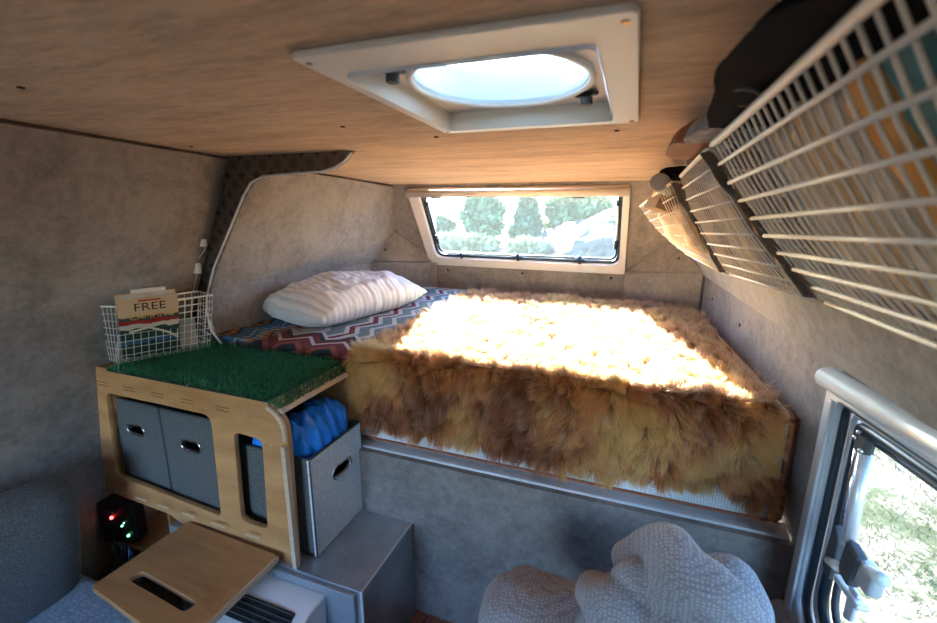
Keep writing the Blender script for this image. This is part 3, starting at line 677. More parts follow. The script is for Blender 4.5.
ob = Vector(Bt['A']) + ub*.014 + Vector((-.010, .006, .003))
bk, M_, U, V, W_ = book('guidebook', 'thick guidebook with FREE on its orange cover, frontmost in the wire basket', tuple(ob), ub, (.44, -.14, 1), .150, .225, .030, cover_mat())
tp = lambda u, v_, d_=.0006: tuple(Vector(ob) + U*u + V*v_ + W_*d_)
text_mesh('title', 'FREE', tp(.036, .180), U, V, .040, plain('title_ink', (.03, .02, .02), .5), bk)
text_mesh('subtitle', 'CAMPING', tp(.024, .150), U, V, .026, plain('subtitle_ink', (.62, .36, .10), .5), bk)
build(MB().box((0, 0, 0), (.055, .0012, .005), Matrix.Translation(Vector(tp(.05, .214))) @ Matrix((U, W_, V)).transposed().to_4x4()), 'banner_line', plain('red_ink', (.35, .03, .02), .5), bk)
build(MB().tube([tp(.02, .105, .0004), tp(.07, .115, .0004), tp(.12, .085, .0004), tp(.145, .06, .0004)], .004, 6), 'printed_road', plain('road_ink', (.62, .52, .40), .5), bk)
o2 = ob + W_*-.034 + U*.04
book('guidebook', 'white booklet behind the FREE guidebook, standing higher', tuple(o2), ub, (.47, -.14, 1), .085, .236, .005, plain('white_cover', (.75, .72, .68), .5))
o3 = ob + W_*-.05 - U*.0 + Vector((0, 0, -.0))
book('brochure', 'white brochure with red stripes at the left end of the wire basket', tuple(Vector(Bt['C'])*.62 + Vector(Bt['A'])*.38 + Vector((.006, .016, .002))), (-.25, .9, 0), (.33, -.1, 1), .12, .17, .005, plain('striped_cover', (.72, .70, .68), .5, col2=(.55, .05, .03), cscale=18, aniso=(1, 1, .2)))
book('brochure', 'pale folded brochure against the left wall in the wire basket', tuple(Vector(Bt['C'])*.82 + Vector(Bt['A'])*.18 + Vector((.006, .016, .002))), (-.0, 1, 0), (.42, -.1, 1), .12, .165, .004, plain('pale_cover', (.58, .60, .62), .5))
book('paper_pad', 'crumpled pale paper pad at the far end of the wire basket', tuple(ob + ub*.165 + Vector((-.02, .0, 0))), ub, (.05, -.03, 1), .05, .10, .012, plain('pad_cover', (.42, .38, .34), .7))

# ------------------------------------------------------------------ metal step box
sb = thing('step_box', 'brushed metal step box beneath the light grey bin', 'step', (-.85, .95, FL))
build(MB().box((-1.30, .795, FL), (-.592, YP-.002, -.972)), 'body', M_galv, sb, bevel=.002)
mb = MB().box((-.596, .793, FL), (-.588, .799, -.969)).box((-.594, .797, -.974), (-.5885, YP-.002, -.969))
build(mb, 'edge_angle', M_alu, sb, bevel=.001)
for i in range(7): build(MB().sphere((-.616, .7945, -1.0-.035*i), .0035, 8, 6), 'rivet', M_alu, sb, smooth=True)

# ------------------------------------------------------------------ air conditioner
ac = thing('air_conditioner', 'white portable air conditioner with black louvre under the flap', 'air conditioner', (-.9, .65, FL))
zt1 = -1.0
body = MB().prism([(.42, FL), (.775, FL), (.785, zt1-.002), (.715, zt1), (.655, zt1-.035), (.43, zt1-.05)], (-1.01, 0, 0), (0, 1, 0), (0, 0, 1), (.315, 0, 0))
build(body, 'casing', plain('ac_white', (.78, .82, .85), .35), ac, bevel=.008)
build(MB().prism([(.706, zt1+.0005), (.660, zt1-.029), (.660, zt1-.036), (.706, zt1-.01)], (-.985, 0, 0), (0, 1, 0), (0, 0, 1), (.255, 0, 0)), 'louvre_recess', M_black, ac)
for i in range(4):
    y = .668+.011*i; z = zt1-.0225+.0071*i
    build(MB().box((-.983, y-.0018, z), (-.732, y+.0018, z+.003)), 'louvre_vane', M_darkgrey, ac)
for i in range(9):
    x = -.975+.028*i; build(MB().add([(x, .664, zt1-.026), (x+.002, .664, zt1-.026), (x+.002, .703, zt1), (x, .703, zt1)], [(0, 1, 2, 3)]), 'louvre_divider', M_darkgrey, ac)
build(MB().box((-.99, .635, zt1-.0405), (-.72, .6375, zt1-.0365)), 'seam', M_darkgrey, ac)
build(MB().box((-.93, .585, zt1-.0418), (-.89, .589, zt1-.0405)), 'logo', M_darkgrey, ac)
build(MB().box((-1.03, .781, -1.32), (-.607, .793, -.978)), 'rear_plate', plain('grey_panel', (.30, .33, .36), .45, .3), ac, bevel=.002)

# ------------------------------------------------------------------ power station, tray and cables in the dark corner
ps = thing('power_inverter', 'black power inverter with red and green lights below the console', 'inverter', (-1.52, .84, -1.12))
Mi = Matrix.Translation(Vector((-1.575, .80, -1.045))) @ Matrix.Rotation(.35, 4, 'Z')
build(MB().box((-.062, -.0, -.085), (.062, .06, .075), Mi), 'case', M_black, ps, bevel=.012)
for (u, z, r_, c_, st_) in ((-.01, .02, .0055, (1, .03, .03), 4.), (.020, -.012, .003, (.2, 1, .5), 2.), (.035, -.05, .004, (.1, 1, .3), 3.), (.028, .0, .002, (.5, .9, .9), 1.)):
    build(MB().sphere(Mi @ Vector((u, -.002, z)), r_, 10, 6), 'indicator_light', emis('led', c_, st_), ps, smooth=True)
build(MB().box((-.03, -.003, .035), (.0, .0, .05), Mi), 'plate', M_darkgrey, ps)
tb = thing('wooden_tray', 'orange-brown wooden box behind the black inverter', 'box', (-1.42, .92, -1.12))
M_owood = plain('orange_wood', (.36, .15, .05), .5, col2=(.44, .20, .075), cscale=6)
build(MB().box((-1.61, .99, -1.14), (-1.315, 1.003, -.955)), 'back_board', M_owood, tb)
build(MB().box((-1.47, .90, -1.135), (-1.458, .99, -.965)), 'divider', M_owood, tb)
build(MB().box((-1.61, .82, -1.155), (-1.295, 1.005, -1.14)), 'base_board', M_owood, tb)
for i in range(9):
    a0 = random.uniform(-1.58, -1.46); pts = [(a0, .785+random.uniform(-.01, .01), -1.10)]
    for k in range(1, 6): pts.append((a0 + .02*k*random.uniform(-.4, 1.2), .78-.03*random.random()*k*.5, max(-1.10-.03*k, -1.31)+random.uniform(-.01, .01)))
    o = build(MB().tube(smoothpath(pts, 5), random.choice((.003, .004, .0025)), 6), 'power_cable', M_black if i % 4 else plain('blue_cable', (.02, .08, .16), .5), smooth=True, origin=(pts[0][0], .78, -1.1))
    tag(o, 'thin cable hanging in the tangle under the black inverter', 'cable', 'cables below the inverter')

# ------------------------------------------------------------------ bench (left) and cushions
bl = thing('bench', 'low bench against the left wall topped with pale blue quilted fabric', 'bench', (-1.4, .2, FL))
build(MB().box((-1.70, -.9, FL), (-1.145, .62, -1.17)), 'base', M_darkgrey, bl)
build(MB().box((-1.655, -.9, -1.168), (-1.145, .655, -1.09)), 'seat_pad', M_quilt, bl, bevel=.02)
def cushion_fn(c, ax, ay, az, hx, hy, hz, p=.35, wob=0., seed=0, nu=48, nv=32):
    """superellipsoid cushion with axes ax, ay, az"""
    c, ax, ay, az = map(Vector, (c, ax, ay, az))
    def sg(v, p_): return math.copysign(abs(v)**p_, v)
    def g(u, t):
        a = 2*math.pi*u; e = math.pi*(t-.5)*.9995
        x = sg(math.cos(e), p)*sg(math.cos(a), p); y = sg(math.cos(e), p)*sg(math.sin(a), p); z = sg(math.sin(e), .9)
        e_ = 1-.5*(max(abs(x), abs(y)))**4
        P = c + ax*(x*hx) + ay*(y*hy) + az*(z*hz*1.0)
        if wob:
            q = noise.noise(P*7+Vector((seed, 0, 0)))*wob + noise.noise(P*18+Vector((seed, 5, 0)))*wob*.4; P = P + az*q + ax*q*.5
        return P
    return MB().grid(g, nu, nv, closeu=True)
o = build(cushion_fn((-1.49, .385, -.925), (0, .985, -.05), (.17, .05, 1), (1, -.05, -.19), .275, .205, .07, .28), 'back_cushion', M_cushion, origin=(-1.5, .3, -1.1), smooth=True)
tag(o, 'grey woven back cushion leaning on the left wall', 'cushion')

# ------------------------------------------------------------------ floor slats
sm = thing('slatted_mat', 'reddish wooden slat mat on the floor beside the metal step', 'floor mat', (-.35, .8, FL))
for i in range(12):
    x = -.585+.047*i
    build(MB().box((x, .3, FL+.012), (x+.038, YP-.01, FL+.026)), 'slat', M_teak, sm, bevel=.003)
for y_ in (.4, .95): build(MB().box((-.585, y_, FL+.001), (-.03, y_+.03, FL+.012)), 'batten', M_teak, sm)

# ------------------------------------------------------------------ right bench and knit cushions
br = thing('bench', 'dark bench below the side window under the knit cushions', 'bench', (.2, .1, FL))
build(MB().box((-.07, -.9, FL), (.40, .86, -.98)), 'base', M_darkgrey, br)
build(MB().box((-.075, -.9, -.978), (.40, .87, -.90)), 'seat_pad', M_cushion, br, bevel=.02)
def lumpy(c, r, seed, folds, tilt=0, n=96, m=64, p=.75):
    c = Vector(c)
    def sg(v, p_): return math.copysign(abs(v)**p_, v)
    def g(u, t):
        a = 2*math.pi*u; e = math.pi*(t-.5)*.999
        d = Vector((sg(math.cos(e), p)*sg(math.cos(a), p), sg(math.cos(e), p)*sg(math.sin(a), p), sg(math.sin(e), p)))
        P = Vector((d.x*r[0], d.y*r[1], d.z*r[2])); P = Matrix.Rotation(tilt, 3, 'Y') @ P
        q = 0
        for (A, dx, dz, ph, fr) in folds:
            s_ = math.sin(fr*(P.x*dx + P.z*dz + .35*P.y) + ph + 1.5*noise.noise(P*6+Vector((seed, 0, 0)))); q += A*(1-abs(s_))**2 * -1
        q += .010*noise.noise(P*9+Vector((seed, 2, 0))) + .005*noise.noise(P*22)
        nn = P.normalized()
        return c + P + nn*q
    return MB().grid(g, n, m, closeu=True)
o = build(lumpy((.115, .72, -.72), (.165, .125, .185), 3, [(.040, .95, .3, .9, 17), (.022, .3, 1, 1.5, 21)], tilt=.25, p=.85), 'throw_cushion', M_knit, origin=(.1, .71, -.9), smooth=True)
tag(o, 'large rumpled grey knit cushion piled highest in front of the bed platform', 'cushion', None)
o = build(lumpy((-.115, .74, -.845), (.125, .11, .10), 9, [(.006, 1, .3, .8, 14)]), 'throw_cushion', M_knit, origin=(-.115, .74, -.95), smooth=True)
tag(o, 'small grey knit cushion, lower one at the left of the pile', 'cushion', None)
o = build(lumpy((.235, .67, -.80), (.09, .12, .125), 15, [(.010, .6, .8, .2, 14)], tilt=.4), 'throw_cushion', M_knit, origin=(.26, .69, -.9), smooth=True)
tag(o, 'folded grey knit cushion wedged beside the side window', 'cushion', None)

# ------------------------------------------------------------------ mattress, blanket, pillow, fur
mt = thing('mattress', 'white mesh-sided mattress with brown piping on the bed platform', 'mattress', (-.5, 1.7, ZP+.003))
def mattress_outline(inset=0):
    return roundpoly([(-1.405+inset, 1.128+inset), (.380-inset, 1.128+inset), (.30-inset, 2.19-inset), (-.06, 2.375-inset), (-1.09, 2.375-inset), (-1.385+inset, 2.14-inset)], [.03, .05, .05, .05, .05, .05])
mo = mattress_outline()
ZM0, ZM1 = ZP+.004, -.463
k = len(mo); mb = MB(); layers = [(0.012, ZM0), (0, ZM0+.015), (0, ZM1-.02), (.006, ZM1-.006), (.02, ZM1)]
for ins, z in layers:
    for p in mattress_outline(ins): mb.v.append((p[0], p[1], z))
for i in range(len(layers)-1):
    for j in range(k): mb.f.append((i*k+j, i*k+(j+1) % k, (i+1)*k+(j+1) % k, (i+1)*k+j))
mb.f.append(tuple(reversed(range(k)))); mb.f.append(tuple((len(layers)-1)*k+j for j in range(k)))
build(mb, 'body', M_mesh, mt, smooth=False)
for z in (ZM0+.010, ZM1-.012): build(MB().tube([(x, y, z) for x, y in mattress_outline(-.001)], .0045, 8, closed=True), 'piping', M_piping, mt, smooth=True)
build(MB().add([(.368, 1.1265, ZM0+.01), (.386, 1.145, ZM0+.01), (.384, 1.19, ZM0+.01), (.368, 1.1265, ZM1-.01), (.386, 1.145, ZM1-.01), (.384, 1.19, ZM1-.01)], [(0, 1, 4, 3), (1, 2, 5, 4)]), 'corner_gusset', M_piping, mt, smooth=True)
build(MB().tube([(.366, 1.125, ZM0+.012), (.366, 1.125, ZM1-.012)], .006, 8), 'corner_piping', M_piping, mt, smooth=True)
def blanket_mat():
    m, nt = new_mat('woven_blanket'); out = N(nt, 'ShaderNodeOutputMaterial'); p = N(nt, 'ShaderNodeBsdfPrincipled', Roughness=.95); p.inputs['Specular IOR Level'].default_value = .15; nt.links.new(p.outputs[0], out.inputs[0])
    g = N(nt, 'ShaderNodeNewGeometry'); sp = N(nt, 'ShaderNodeSeparateXYZ'); nt.links.new(g.outputs['Position'], sp.inputs[0])
    def math_(op, a, b=None, c=None):
        n_ = N(nt, 'ShaderNodeMath', _operation=op)
        for i, q in enumerate((a, b, c)):
            if q is None: continue
            if isinstance(q, (int, float)): n_.inputs[i].default_value = q
            else: nt.links.new(q, n_.inputs[i])
        return n_.outputs[0]
    x, y = sp.outputs[0], sp.outputs[1]
    # bands run along the bed (y); teeth along y
    def tri(o, f): return math_('PINGPONG', math_('MULTIPLY', o, f), .5)
    tooth = tri(y, 6.)
    a = math_('MULTIPLY_ADD', tooth, .10, x)                                # zigzagged x
    mr = N(nt, 'ShaderNodeMapRange'); mr.inputs['From Min'].default_value = -1.42; mr.inputs['From Max'].default_value = -.78
    nt.links.new(a, mr.inputs['Value'])
    maroon, teal, white, grey, dk, orange, blue = (.14, .03, .035), (.13, .18, .20), (.42, .44, .46), (.30, .33, .35), (.03, .035, .045), (.38, .16, .07), (.05, .17, .32)
    r1 = ramp(nt, [(0, dk), (.05, orange), (.09, dk), (.12, blue), (.20, white), (.215, blue), (.25, grey), (.30, orange), (.33, dk), (.35, grey), (.52, white), (.56, teal), (.66, white), (.69, maroon), (.73, white), (.76, teal), (.83, white), (.86, teal)])
    nt.links.new(mr.outputs[0], r1.inputs[0])
    # front border: maroon arrows
    tooth2 = tri(x, 7.); b = math_('MULTIPLY_ADD', tooth2, -.14, y)
    mr2 = N(nt, 'ShaderNodeMapRange'); mr2.inputs['From Min'].default_value = 1.05; mr2.inputs['From Max'].default_value = 1.35; nt.links.new(b, mr2.inputs['Value'])
    r2 = ramp(nt, [(0, dk), (.12, (.25, .07, .06)), (.2, maroon), (.36, white), (.42, maroon), (.52, dk), (.60, white)]); nt.links.new(mr2.outputs[0], r2.inputs[0])
    gate = math_('MULTIPLY', math_('LESS_THAN', mr2.outputs[0], .66), math_('GREATER_THAN', x, -1.22))
    mx = N(nt, 'ShaderNodeMix'); mx.data_type = 'RGBA'; nt.links.new(gate, mx.inputs['Factor']); nt.links.new(r1.outputs[0], mx.inputs['A']); nt.links.new(r2.outputs[0], mx.inputs['B'])
    # fine ribs of stripes near the wall
    st_ = math_('LESS_THAN', tri(y, 34.), .17); g2 = math_('MULTIPLY', st_, math_('LESS_THAN', x, -1.16)); g3 = math_('MULTIPLY', g2, .8)
    mx2 = N(nt, 'ShaderNodeMix'); mx2.data_type = 'RGBA'; nt.links.new(g3, mx2.inputs['Factor']); nt.links.new(mx.outputs['Result'], mx2.inputs['A']); mx2.inputs['B'].default_value = rgba((.05, .05, .06))
    nt.links.new(mx2.outputs['Result'], p.inputs['Base Color'])
    n_ = N(nt, 'ShaderNodeTexNoise', Scale=400.); nt.links.new(g.outputs['Position'], n_.inputs['Vector']); bb = N(nt, 'ShaderNodeBump', Strength=.4, Distance=.002); nt.links.new(n_.outputs['Fac'], bb.inputs['Height']); nt.links.new(bb.outputs[0], p.inputs['Normal'])
    return m
def topz(x, y): return ZM1 + .006 + .004*noise.noise(Vector((x*6, y*6, 0))) + .004*noise.noise(Vector((x*15, y*15, 3)))
def blk(u, t):
    y = 1.122 + (2.33-1.122)*max(0, (t-.12)/.88); x0 = -1.42 if y < 2.1 else -1.42 + (y-2.1)*1.2
    x = x0 + (-.55-x0)*u
    if t < .12: return (x, 1.120-.004*math.sin(u*40), topz(x, 1.12) - .004 - (.12-t)/.12*.10)
    return (x, y, topz(x, y))
o = build(MB().grid(blk, 110, 120), 'woven_blanket', blanket_mat(), smooth=True)
tag(o, 'patterned woven blanket with zigzag bands spread over the left of the mattress', 'blanket')
# pillow
def pillow_mat():
    m, nt = new_mat('striped_pillowcase'); out = N(nt, 'ShaderNodeOutputMaterial'); p = N(nt, 'ShaderNodeBsdfPrincipled', Roughness=.9); p.inputs['Specular IOR Level'].default_value = .2; nt.links.new(p.outputs[0], out.inputs[0])
    tc = N(nt, 'ShaderNodeTexCoord'); sp = N(nt, 'ShaderNodeSeparateXYZ'); nt.links.new(tc.outputs['UV'], sp.inputs[0])
    a = N(nt, 'ShaderNodeMath', _operation='MULTIPLY'); a.inputs[1].default_value = 22; nt.links.new(sp.outputs[1], a.inputs[0]); f = N(nt, 'ShaderNodeMath', _operation='FRACT'); nt.links.new(a.outputs[0], f.inputs[0])
    r = ramp(nt, [(0, (.56, .56, .60)), (.35, (.74, .74, .77)), (.8, (.65, .65, .69))]); nt.links.new(f.outputs[0], r.inputs[0]); nt.links.new(r.outputs[0], p.inputs['Base Color']); return m
PC = Vector((-1.20, 1.65, -.452)); ax_l = Vector((.20, .98, 0)).normalized(); ax_w = Vector((.98, -.20, 0)).normalized()
def pil(u, t, sgn):
    a, b = 2*u-1, 2*t-1
    edge = (1-abs(a)**2.6)*(1-abs(b)**2.6); h = .095*max(edge, 0)**.48
    pin = 1 - .06*(1-abs(a))*abs(b) ; 
    L_, W2 = .335*(1-.05*abs(b)**2), .205*(1-.08*(1-abs(a)**2))
    wr = noise.noise(Vector((a*3.5, b*3.5, 5+sgn)))*.018 + noise.noise(Vector((a*8, b*2.5, 1)))*.009 + .007*noise.noise(Vector((a*14, b*5, 2)))
    P = PC + ax_l*(a*L_ + .008*noise.noise(Vector((b*5, 3, 0)))) + ax_w*(b*W2 + .012*noise.noise(Vector((a*6, 0, 7)))*abs(b))
    P = P + Vector((0, 0, .052 + sgn*h + wr*(edge**.3 if edge > 0 else 0)*(1 if sgn > 0 else .1) + .02*(1-b)*.5))
    # near end droops on the bed
    P.z -= .02*max(0, -a)**3 + .026*abs(a)**6*0
    P.z = max(P.z, topz(P.x, P.y)+.003)
    return P
nu, nv = 90, 60
mb = MB(); mb.grid(lambda u, t: pil(u, t, 1), nu, nv); mb.grid(lambda u, t: pil(u, t, -1), nu, nv)
me = bpy.data.meshes.new('pillow'); me.from_pydata([tuple(Vector(v_)-PC) for v_ in mb.v], [], mb.f)
uvl = me.uv_layers.new(name='UVMap'); R1 = nv+1
for lp in me.loops:
    idx = lp.vertex_index % ((nu+1)*R1); uvl.data[lp.index].uv = ((idx % R1)/nv, (idx//R1)/nu)
bm = bmesh.new(); bm.from_mesh(me); bmesh.ops.remove_doubles(bm, verts=bm.verts, dist=.0008); bmesh.ops.recalc_face_normals(bm, faces=bm.faces); bm.to_mesh(me); bm.free()
me.materials.append(pillow_mat()); me.polygons.foreach_set('use_smooth', [True]*len(me.polygons))
o = link('pillow', me, None, PC); tag(o, 'white striped pillow lying on the patterned blanket by the left wall', 'pillow')

# fur throw: hide sheet with strands
fx0, fx1 = -.815, .350
YD = 1.112; ZT = ZM1+.012; DROP = .228
rad = .035
def fur_pt(x, s):
    """s = distance from hem going up the front and back over the top -> point, normal"""
    hemo = .03*noise.noise(Vector((x*3, 0, 9))) + .012*noise.noise(Vector((x*11, 0, 9)))
    h = DROP - rad
    if s < h: t = s/h; return Vector((x, YD - .006*math.sin(x*23+t*2), ZT - rad - h + s - hemo*(1-t))), Vector((0, -1, 0))
    arc = math.pi/2*rad
    if s < h+arc:
        a = (s-h)/rad; return Vector((x, YD + rad - rad*math.cos(a), ZT - rad + rad*math.sin(a))), Vector((0, -math.cos(a), math.sin(a)))
    y = YD + rad + (s-h-arc); lump = .010*noise.noise(Vector((x*5, y*5, 2))) + .006*noise.noise(Vector((x*13, y*13, 2)))
    return Vector((x, y, ZT + lump)), Vector((0, 0, 1))
SMAX = DROP - rad + math.pi/2*rad + (2.245-YD-rad)
def xedge(x, s):   # slight narrowing and ragged sides towards the far end
    f = s/SMAX; l = fx0 + .03*noise.noise(Vector((0, s*5, 1))) - .02*f; r = fx1 - .085*f + .015*noise.noise(Vector((7, s*5, 1)))
    return l + (r-l)*x
fur = thing('fur_throw', 'tan shaggy sheepskin throw covering the mattress and hanging over its front', 'throw', (-.23, 1.6, ZT))
def sheet(u, t):
    P, n_ = fur_pt(xedge(u, t*SMAX), t*SMAX); return P
build(MB().grid(sheet, 70, 120), 'hide', plain('hide', (.22, .09, .035), .9), fur, smooth=True)
NCL = 5200
cu_ = rng.random((NCL, 2)); cl_n = rng.normal(size=(NCL, 3))
n = 210000
su = rng.random(n); ss = rng.random(n)
# denser strands towards the front face, which is seen closest
ss = np.where(rng.random(n) < .42, rng.random(n)*(DROP+.05)/SMAX, ss)
# vectorised surface
def nz(arr, sc, off):
    return np.array([noise.noise(Vector((a*sc+off, b*sc, off*.37))) for a, b in arr])
S = ss*SMAX; f = S/SMAX
gridS = np.linspace(0, SMAX, 200); le = np.array([xedge(0, s_) for s_ in gridS]); re = np.array([xedge(1, s_) for s_ in gridS])
X = np.interp(S, gridS, le); X = X + (np.interp(S, gridS, re)-X)*su
h = DROP-rad; arc = math.pi/2*rad
hemx = np.linspace(fx0-.1, fx1+.1, 400); hemv = np.array([.03*noise.noise(Vector((a*3, 0, 9))) + .012*noise.noise(Vector((a*11, 0, 9))) for a in hemx])
hemo = np.interp(X, hemx, hemv)
P = np.zeros((n, 3)); Nn = np.zeros((n, 3))
A1 = S < h; t = S/h
P[A1] = np.stack([X, YD - .006*np.sin(X*23+t*2), ZT-rad-h+S-hemo*(1-t)], 1)[A1]; Nn[A1] = (0, -1, 0)
A2 = (~A1) & (S < h+arc); a = np.clip((S-h)/rad, 0, math.pi/2)
P[A2] = np.stack([X, YD+rad-rad*np.cos(a), ZT-rad+rad*np.sin(a)], 1)[A2]; Nn[A2] = np.stack([np.zeros(n), -np.cos(a), np.sin(a)], 1)[A2]
A3 = S >= h+arc; Yt = YD+rad+(S-h-arc)
P[A3] = np.stack([X, Yt, np.full(n, ZT+.002)], 1)[A3]; Nn[A3] = (0, 0, 1)
# clumps by jittered cells in (X,S)
cell = .036
gi = np.floor((X+2 + .010*np.sin(S*35))/cell).astype(int); gj = np.floor((S+1+.010*np.sin(X*31))/cell/1.3).astype(int)
hsh = lambda i, j, k_: np.modf(np.abs(np.sin(i*12.9898 + j*78.233 + k_*37.719)*43758.5453))[0]
ccx = (gi+.1+.8*hsh(gi, gj, 1))*cell - 2 - .010*np.sin(S*35); ccs = (gj+.1+.8*hsh(gi, gj, 2))*cell*1.3 - 1
c2 = .011
hi = np.floor((X+2 + .006*np.sin(S*60))/c2).astype(int); hj = np.floor((S+1+.006*np.sin(X*57))/c2/1.3).astype(int)
dx = (ccx - X)*.75; ds = (ccs - S)*.75
dx2 = (hi+.2+.6*hsh(hi, hj, 7))*c2 - 2 - .006*np.sin(S*60) - X; ds2 = (hj+.2+.6*hsh(hi, hj, 8))*c2*1.3 - 1 - .006*np.sin(X*57) - S
dx = dx*.55 + dx2*.6; ds = ds*.55 + ds2*.6

# tangent along s (up the front / backwards over top)
Tg = np.zeros((n, 3)); Tg[A1] = (0, 0, 1); Tg[A2] = np.stack([np.zeros(n), np.sin(a), np.cos(a)], 1)[A2]; Tg[A3] = (0, 1, 0)
# flow: on the front hair falls down, on top it lies towards the front with swirl
fl = nz(np.stack([X, S], 1), 4.0, 3.3); fl2 = nz(np.stack([X, S], 1), 4.5, 8.1); fl3 = nz(np.stack([X, S], 1), 11., 5.)
down = np.where(A1, -.70, np.where(A2, -.35, -.25)) + .8*fl2 + 1.0*(hsh(gi, gj, 9)-.5)
sidew = 1.2*fl + 1.5*(hsh(gi, gj, 4)-.5) + .5*fl3 + .8*(hsh(hi, hj, 4)-.5)
Lh = np.where(A3, .028, .029)*(.65+.5*hsh(gi, gj, 5)+.3*hsh(hi, hj, 5))*rng.uniform(.75, 1.15, n)
D = Nn*np.where(A3, .8, np.where(A2, .8, .52))[:, None] + Tg*down[:, None]*.8 + np.stack([sidew, np.zeros(n), np.zeros(n)], 1)*.8
D += rng.normal(size=(n, 3))*.12
D /= np.linalg.norm(D, axis=1, keepdims=True)
pull = (np.stack([dx, np.zeros(n), np.zeros(n)], 1) + Tg*ds[:, None])/Lh[:, None]*.85
bend = pull*.9 + np.where(A3, -.10, -.35)[:, None]*np.array([0, 0, 1]) + rng.normal(size=(n, 3))*.10
big = .55*nz(np.stack([X, S], 1), 2.8, 1.7); mid = nz(np.stack([X, S], 1), 7.5, 4.2)
tone = np.clip(.58 + 1.3*big + 1.3*mid + .7*(hsh(gi, gj, 6)-.5) + .5*(hsh(hi, hj, 6)-.5) + rng.normal(size=n)*.10, 0, 1)[:, None]
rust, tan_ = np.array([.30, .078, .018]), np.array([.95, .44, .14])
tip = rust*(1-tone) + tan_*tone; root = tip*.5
sun_frost = np.where(A3, .72, .04 + .30*(hsh(hi, hj, 11) > .8))[:, None]*rng.uniform(.5, 1., (n, 1)); tip = tip*(1-sun_frost) + np.array([.86, .72, .56])*sun_frost  # cream tips; their extra paleness on top paints in some sun glare
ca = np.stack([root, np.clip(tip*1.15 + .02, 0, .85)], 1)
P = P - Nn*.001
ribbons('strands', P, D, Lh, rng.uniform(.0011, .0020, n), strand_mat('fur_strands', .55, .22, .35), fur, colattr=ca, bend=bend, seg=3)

# ------------------------------------------------------------------ wall baskets at the right
def wall_basket(label, T0, T1, B0, B1, nlong, nshort, r, depth):
    """T0/B0 = far end, T1/B1 = near end; front panel leans out from wall"""
    t = thing('wall_basket', label, 'basket', tuple(lerp(B0, B1, .5)), 'wire baskets along the right wall')
    T0, T1, B0, B1 = map(Vector, (T0, T1, B0, B1))
    L_ = (T1-T0).length
    mb = MB()
    bow = lambda s_: Vector((-.012, 0, -.006))*math.sin(math.pi*s_)
    for i in range(nshort+1):
        s_ = i/nshort; a, b = lerp(T0, T1, s_), lerp(B0, B1, s_)
        mb.tube([lerp(a, b, q/4)+bow(q/4) for q in range(5)] + [b + Vector((.022, 0, -.010)), b + Vector((.05, 0, .004))], r*.8, 5)
    build(mb, 'upright_wires', M_wire, t, smooth=True)
    mb = MB()
    for j in range(1, nlong+1):
        s_ = j/nlong; mb.tube([lerp(T0, B0, s_)+bow(s_)+Vector((-r*1.5, 0, 0)), lerp(T1, B1, s_)+bow(s_)+Vector((-r*1.5, 0, 0))], r*1.25, 6)
    build(mb, 'long_wires', M_wire, t, smooth=True)
    W0_ = Vector((depth, 0, 0))
    xr = lambda p: Vector((xru(p.y) + (ZC(p.y)-p.z)*.345 - .012, p.y, p.z))
    def wx(p):
        x = XR(p.y) if p.z < -.28 else XR(p.y) - (p.z+.28)/(ZC(p.y)+.28)*.155
        return Vector((x-.012, p.y, p.z))
    build(MB().tube(ringpath([T0, T1, wx(T1), wx(T0)], .006), r*2.3, 12, closed=True), 'rim', M_wire, t, smooth=True)
    for A_, B_ in ((T0, B0), (T1, B1)):
        mb = MB()
        for j in range(1, 7):
            p = lerp(A_, B_, j/6.2); mb.tube([p, wx(p)], r*.8, 5)
        for j in range(1, 4): 
            pa, pb = lerp(A_, wx(A_), j/4), lerp(B_, wx(B_), j/4); mb.tube([pa, pb], r*.8, 5)
        build(mb, 'end_wires', M_wire, t, smooth=True)
    mb = MB()
    for i in range(nshort//2+1):
        s_ = i/(nshort//2); b = lerp(B0, B1, s_); mb.tube([b, wx(b)], r*.8, 5)
    for j in (1, 2): mb.tube([lerp(B0, wx(B0), j/3), lerp(B1, wx(B1), j/3)], r*.8, 5)
    build(mb, 'floor_wires', M_wire, t, smooth=True)
    return t
wall_basket('long near wire basket closest to the viewer on the right wall', (.099, .835, .097), (.140, .20, .142), (.289, .835, -.143), (.318, .22, -.128), 9, 30, .0026, .2)
wall_basket('middle wire basket on the right wall between two dark cloths', (.082, 1.18, .072), (.0955, .868, .094), (.212, 1.18, -.150), (.270, .868, -.142), 9, 17, .0019, .2)
wall_basket('farthest wire basket on the right wall, near the front window', (-.001, 1.95, .006), (.066, 1.225, .060), (.185, 1.95, -.176), (.196, 1.225, -.150), 7, 18, .0017, .2)
# dark cloths in gaps between baskets
def cloth_strip(name, label, y0, y1, T_, B_):
    def g(u, t_):
        p = lerp(T_, B_, t_); y = y0+(y1-y0)*u; q = noise.noise(Vector((u*2, t_*5, 4)))*.008
        return Vector((p[0]-.003+.01*math.sin(math.pi*u)*-1+q, y, p[2]+q*.5))
    def g2(u, t_):
        return g(u, t_) + Vector((.03, 0, .012))
    mb = MB(); mb.grid(g, 14, 40); mb.grid(g2, 14, 40)
    o = build(mb, name, M_brownfleece, origin=tuple(lerp(T_, B_, .5)), smooth=True); return o
o = cloth_strip('fleece_cloth', '', .822, .884, (.0975, 0, .088), (.275, 0, -.140)); tag(o, 'dark brown fleece strip hanging between near and middle wire baskets', 'cloth')
o = cloth_strip('fleece_cloth', '', 1.175, 1.235, (.078, 0, .058), (.205, 0, -.150)); tag(o, 'dark knotted cloth hanging between middle and farthest wire baskets', 'cloth')
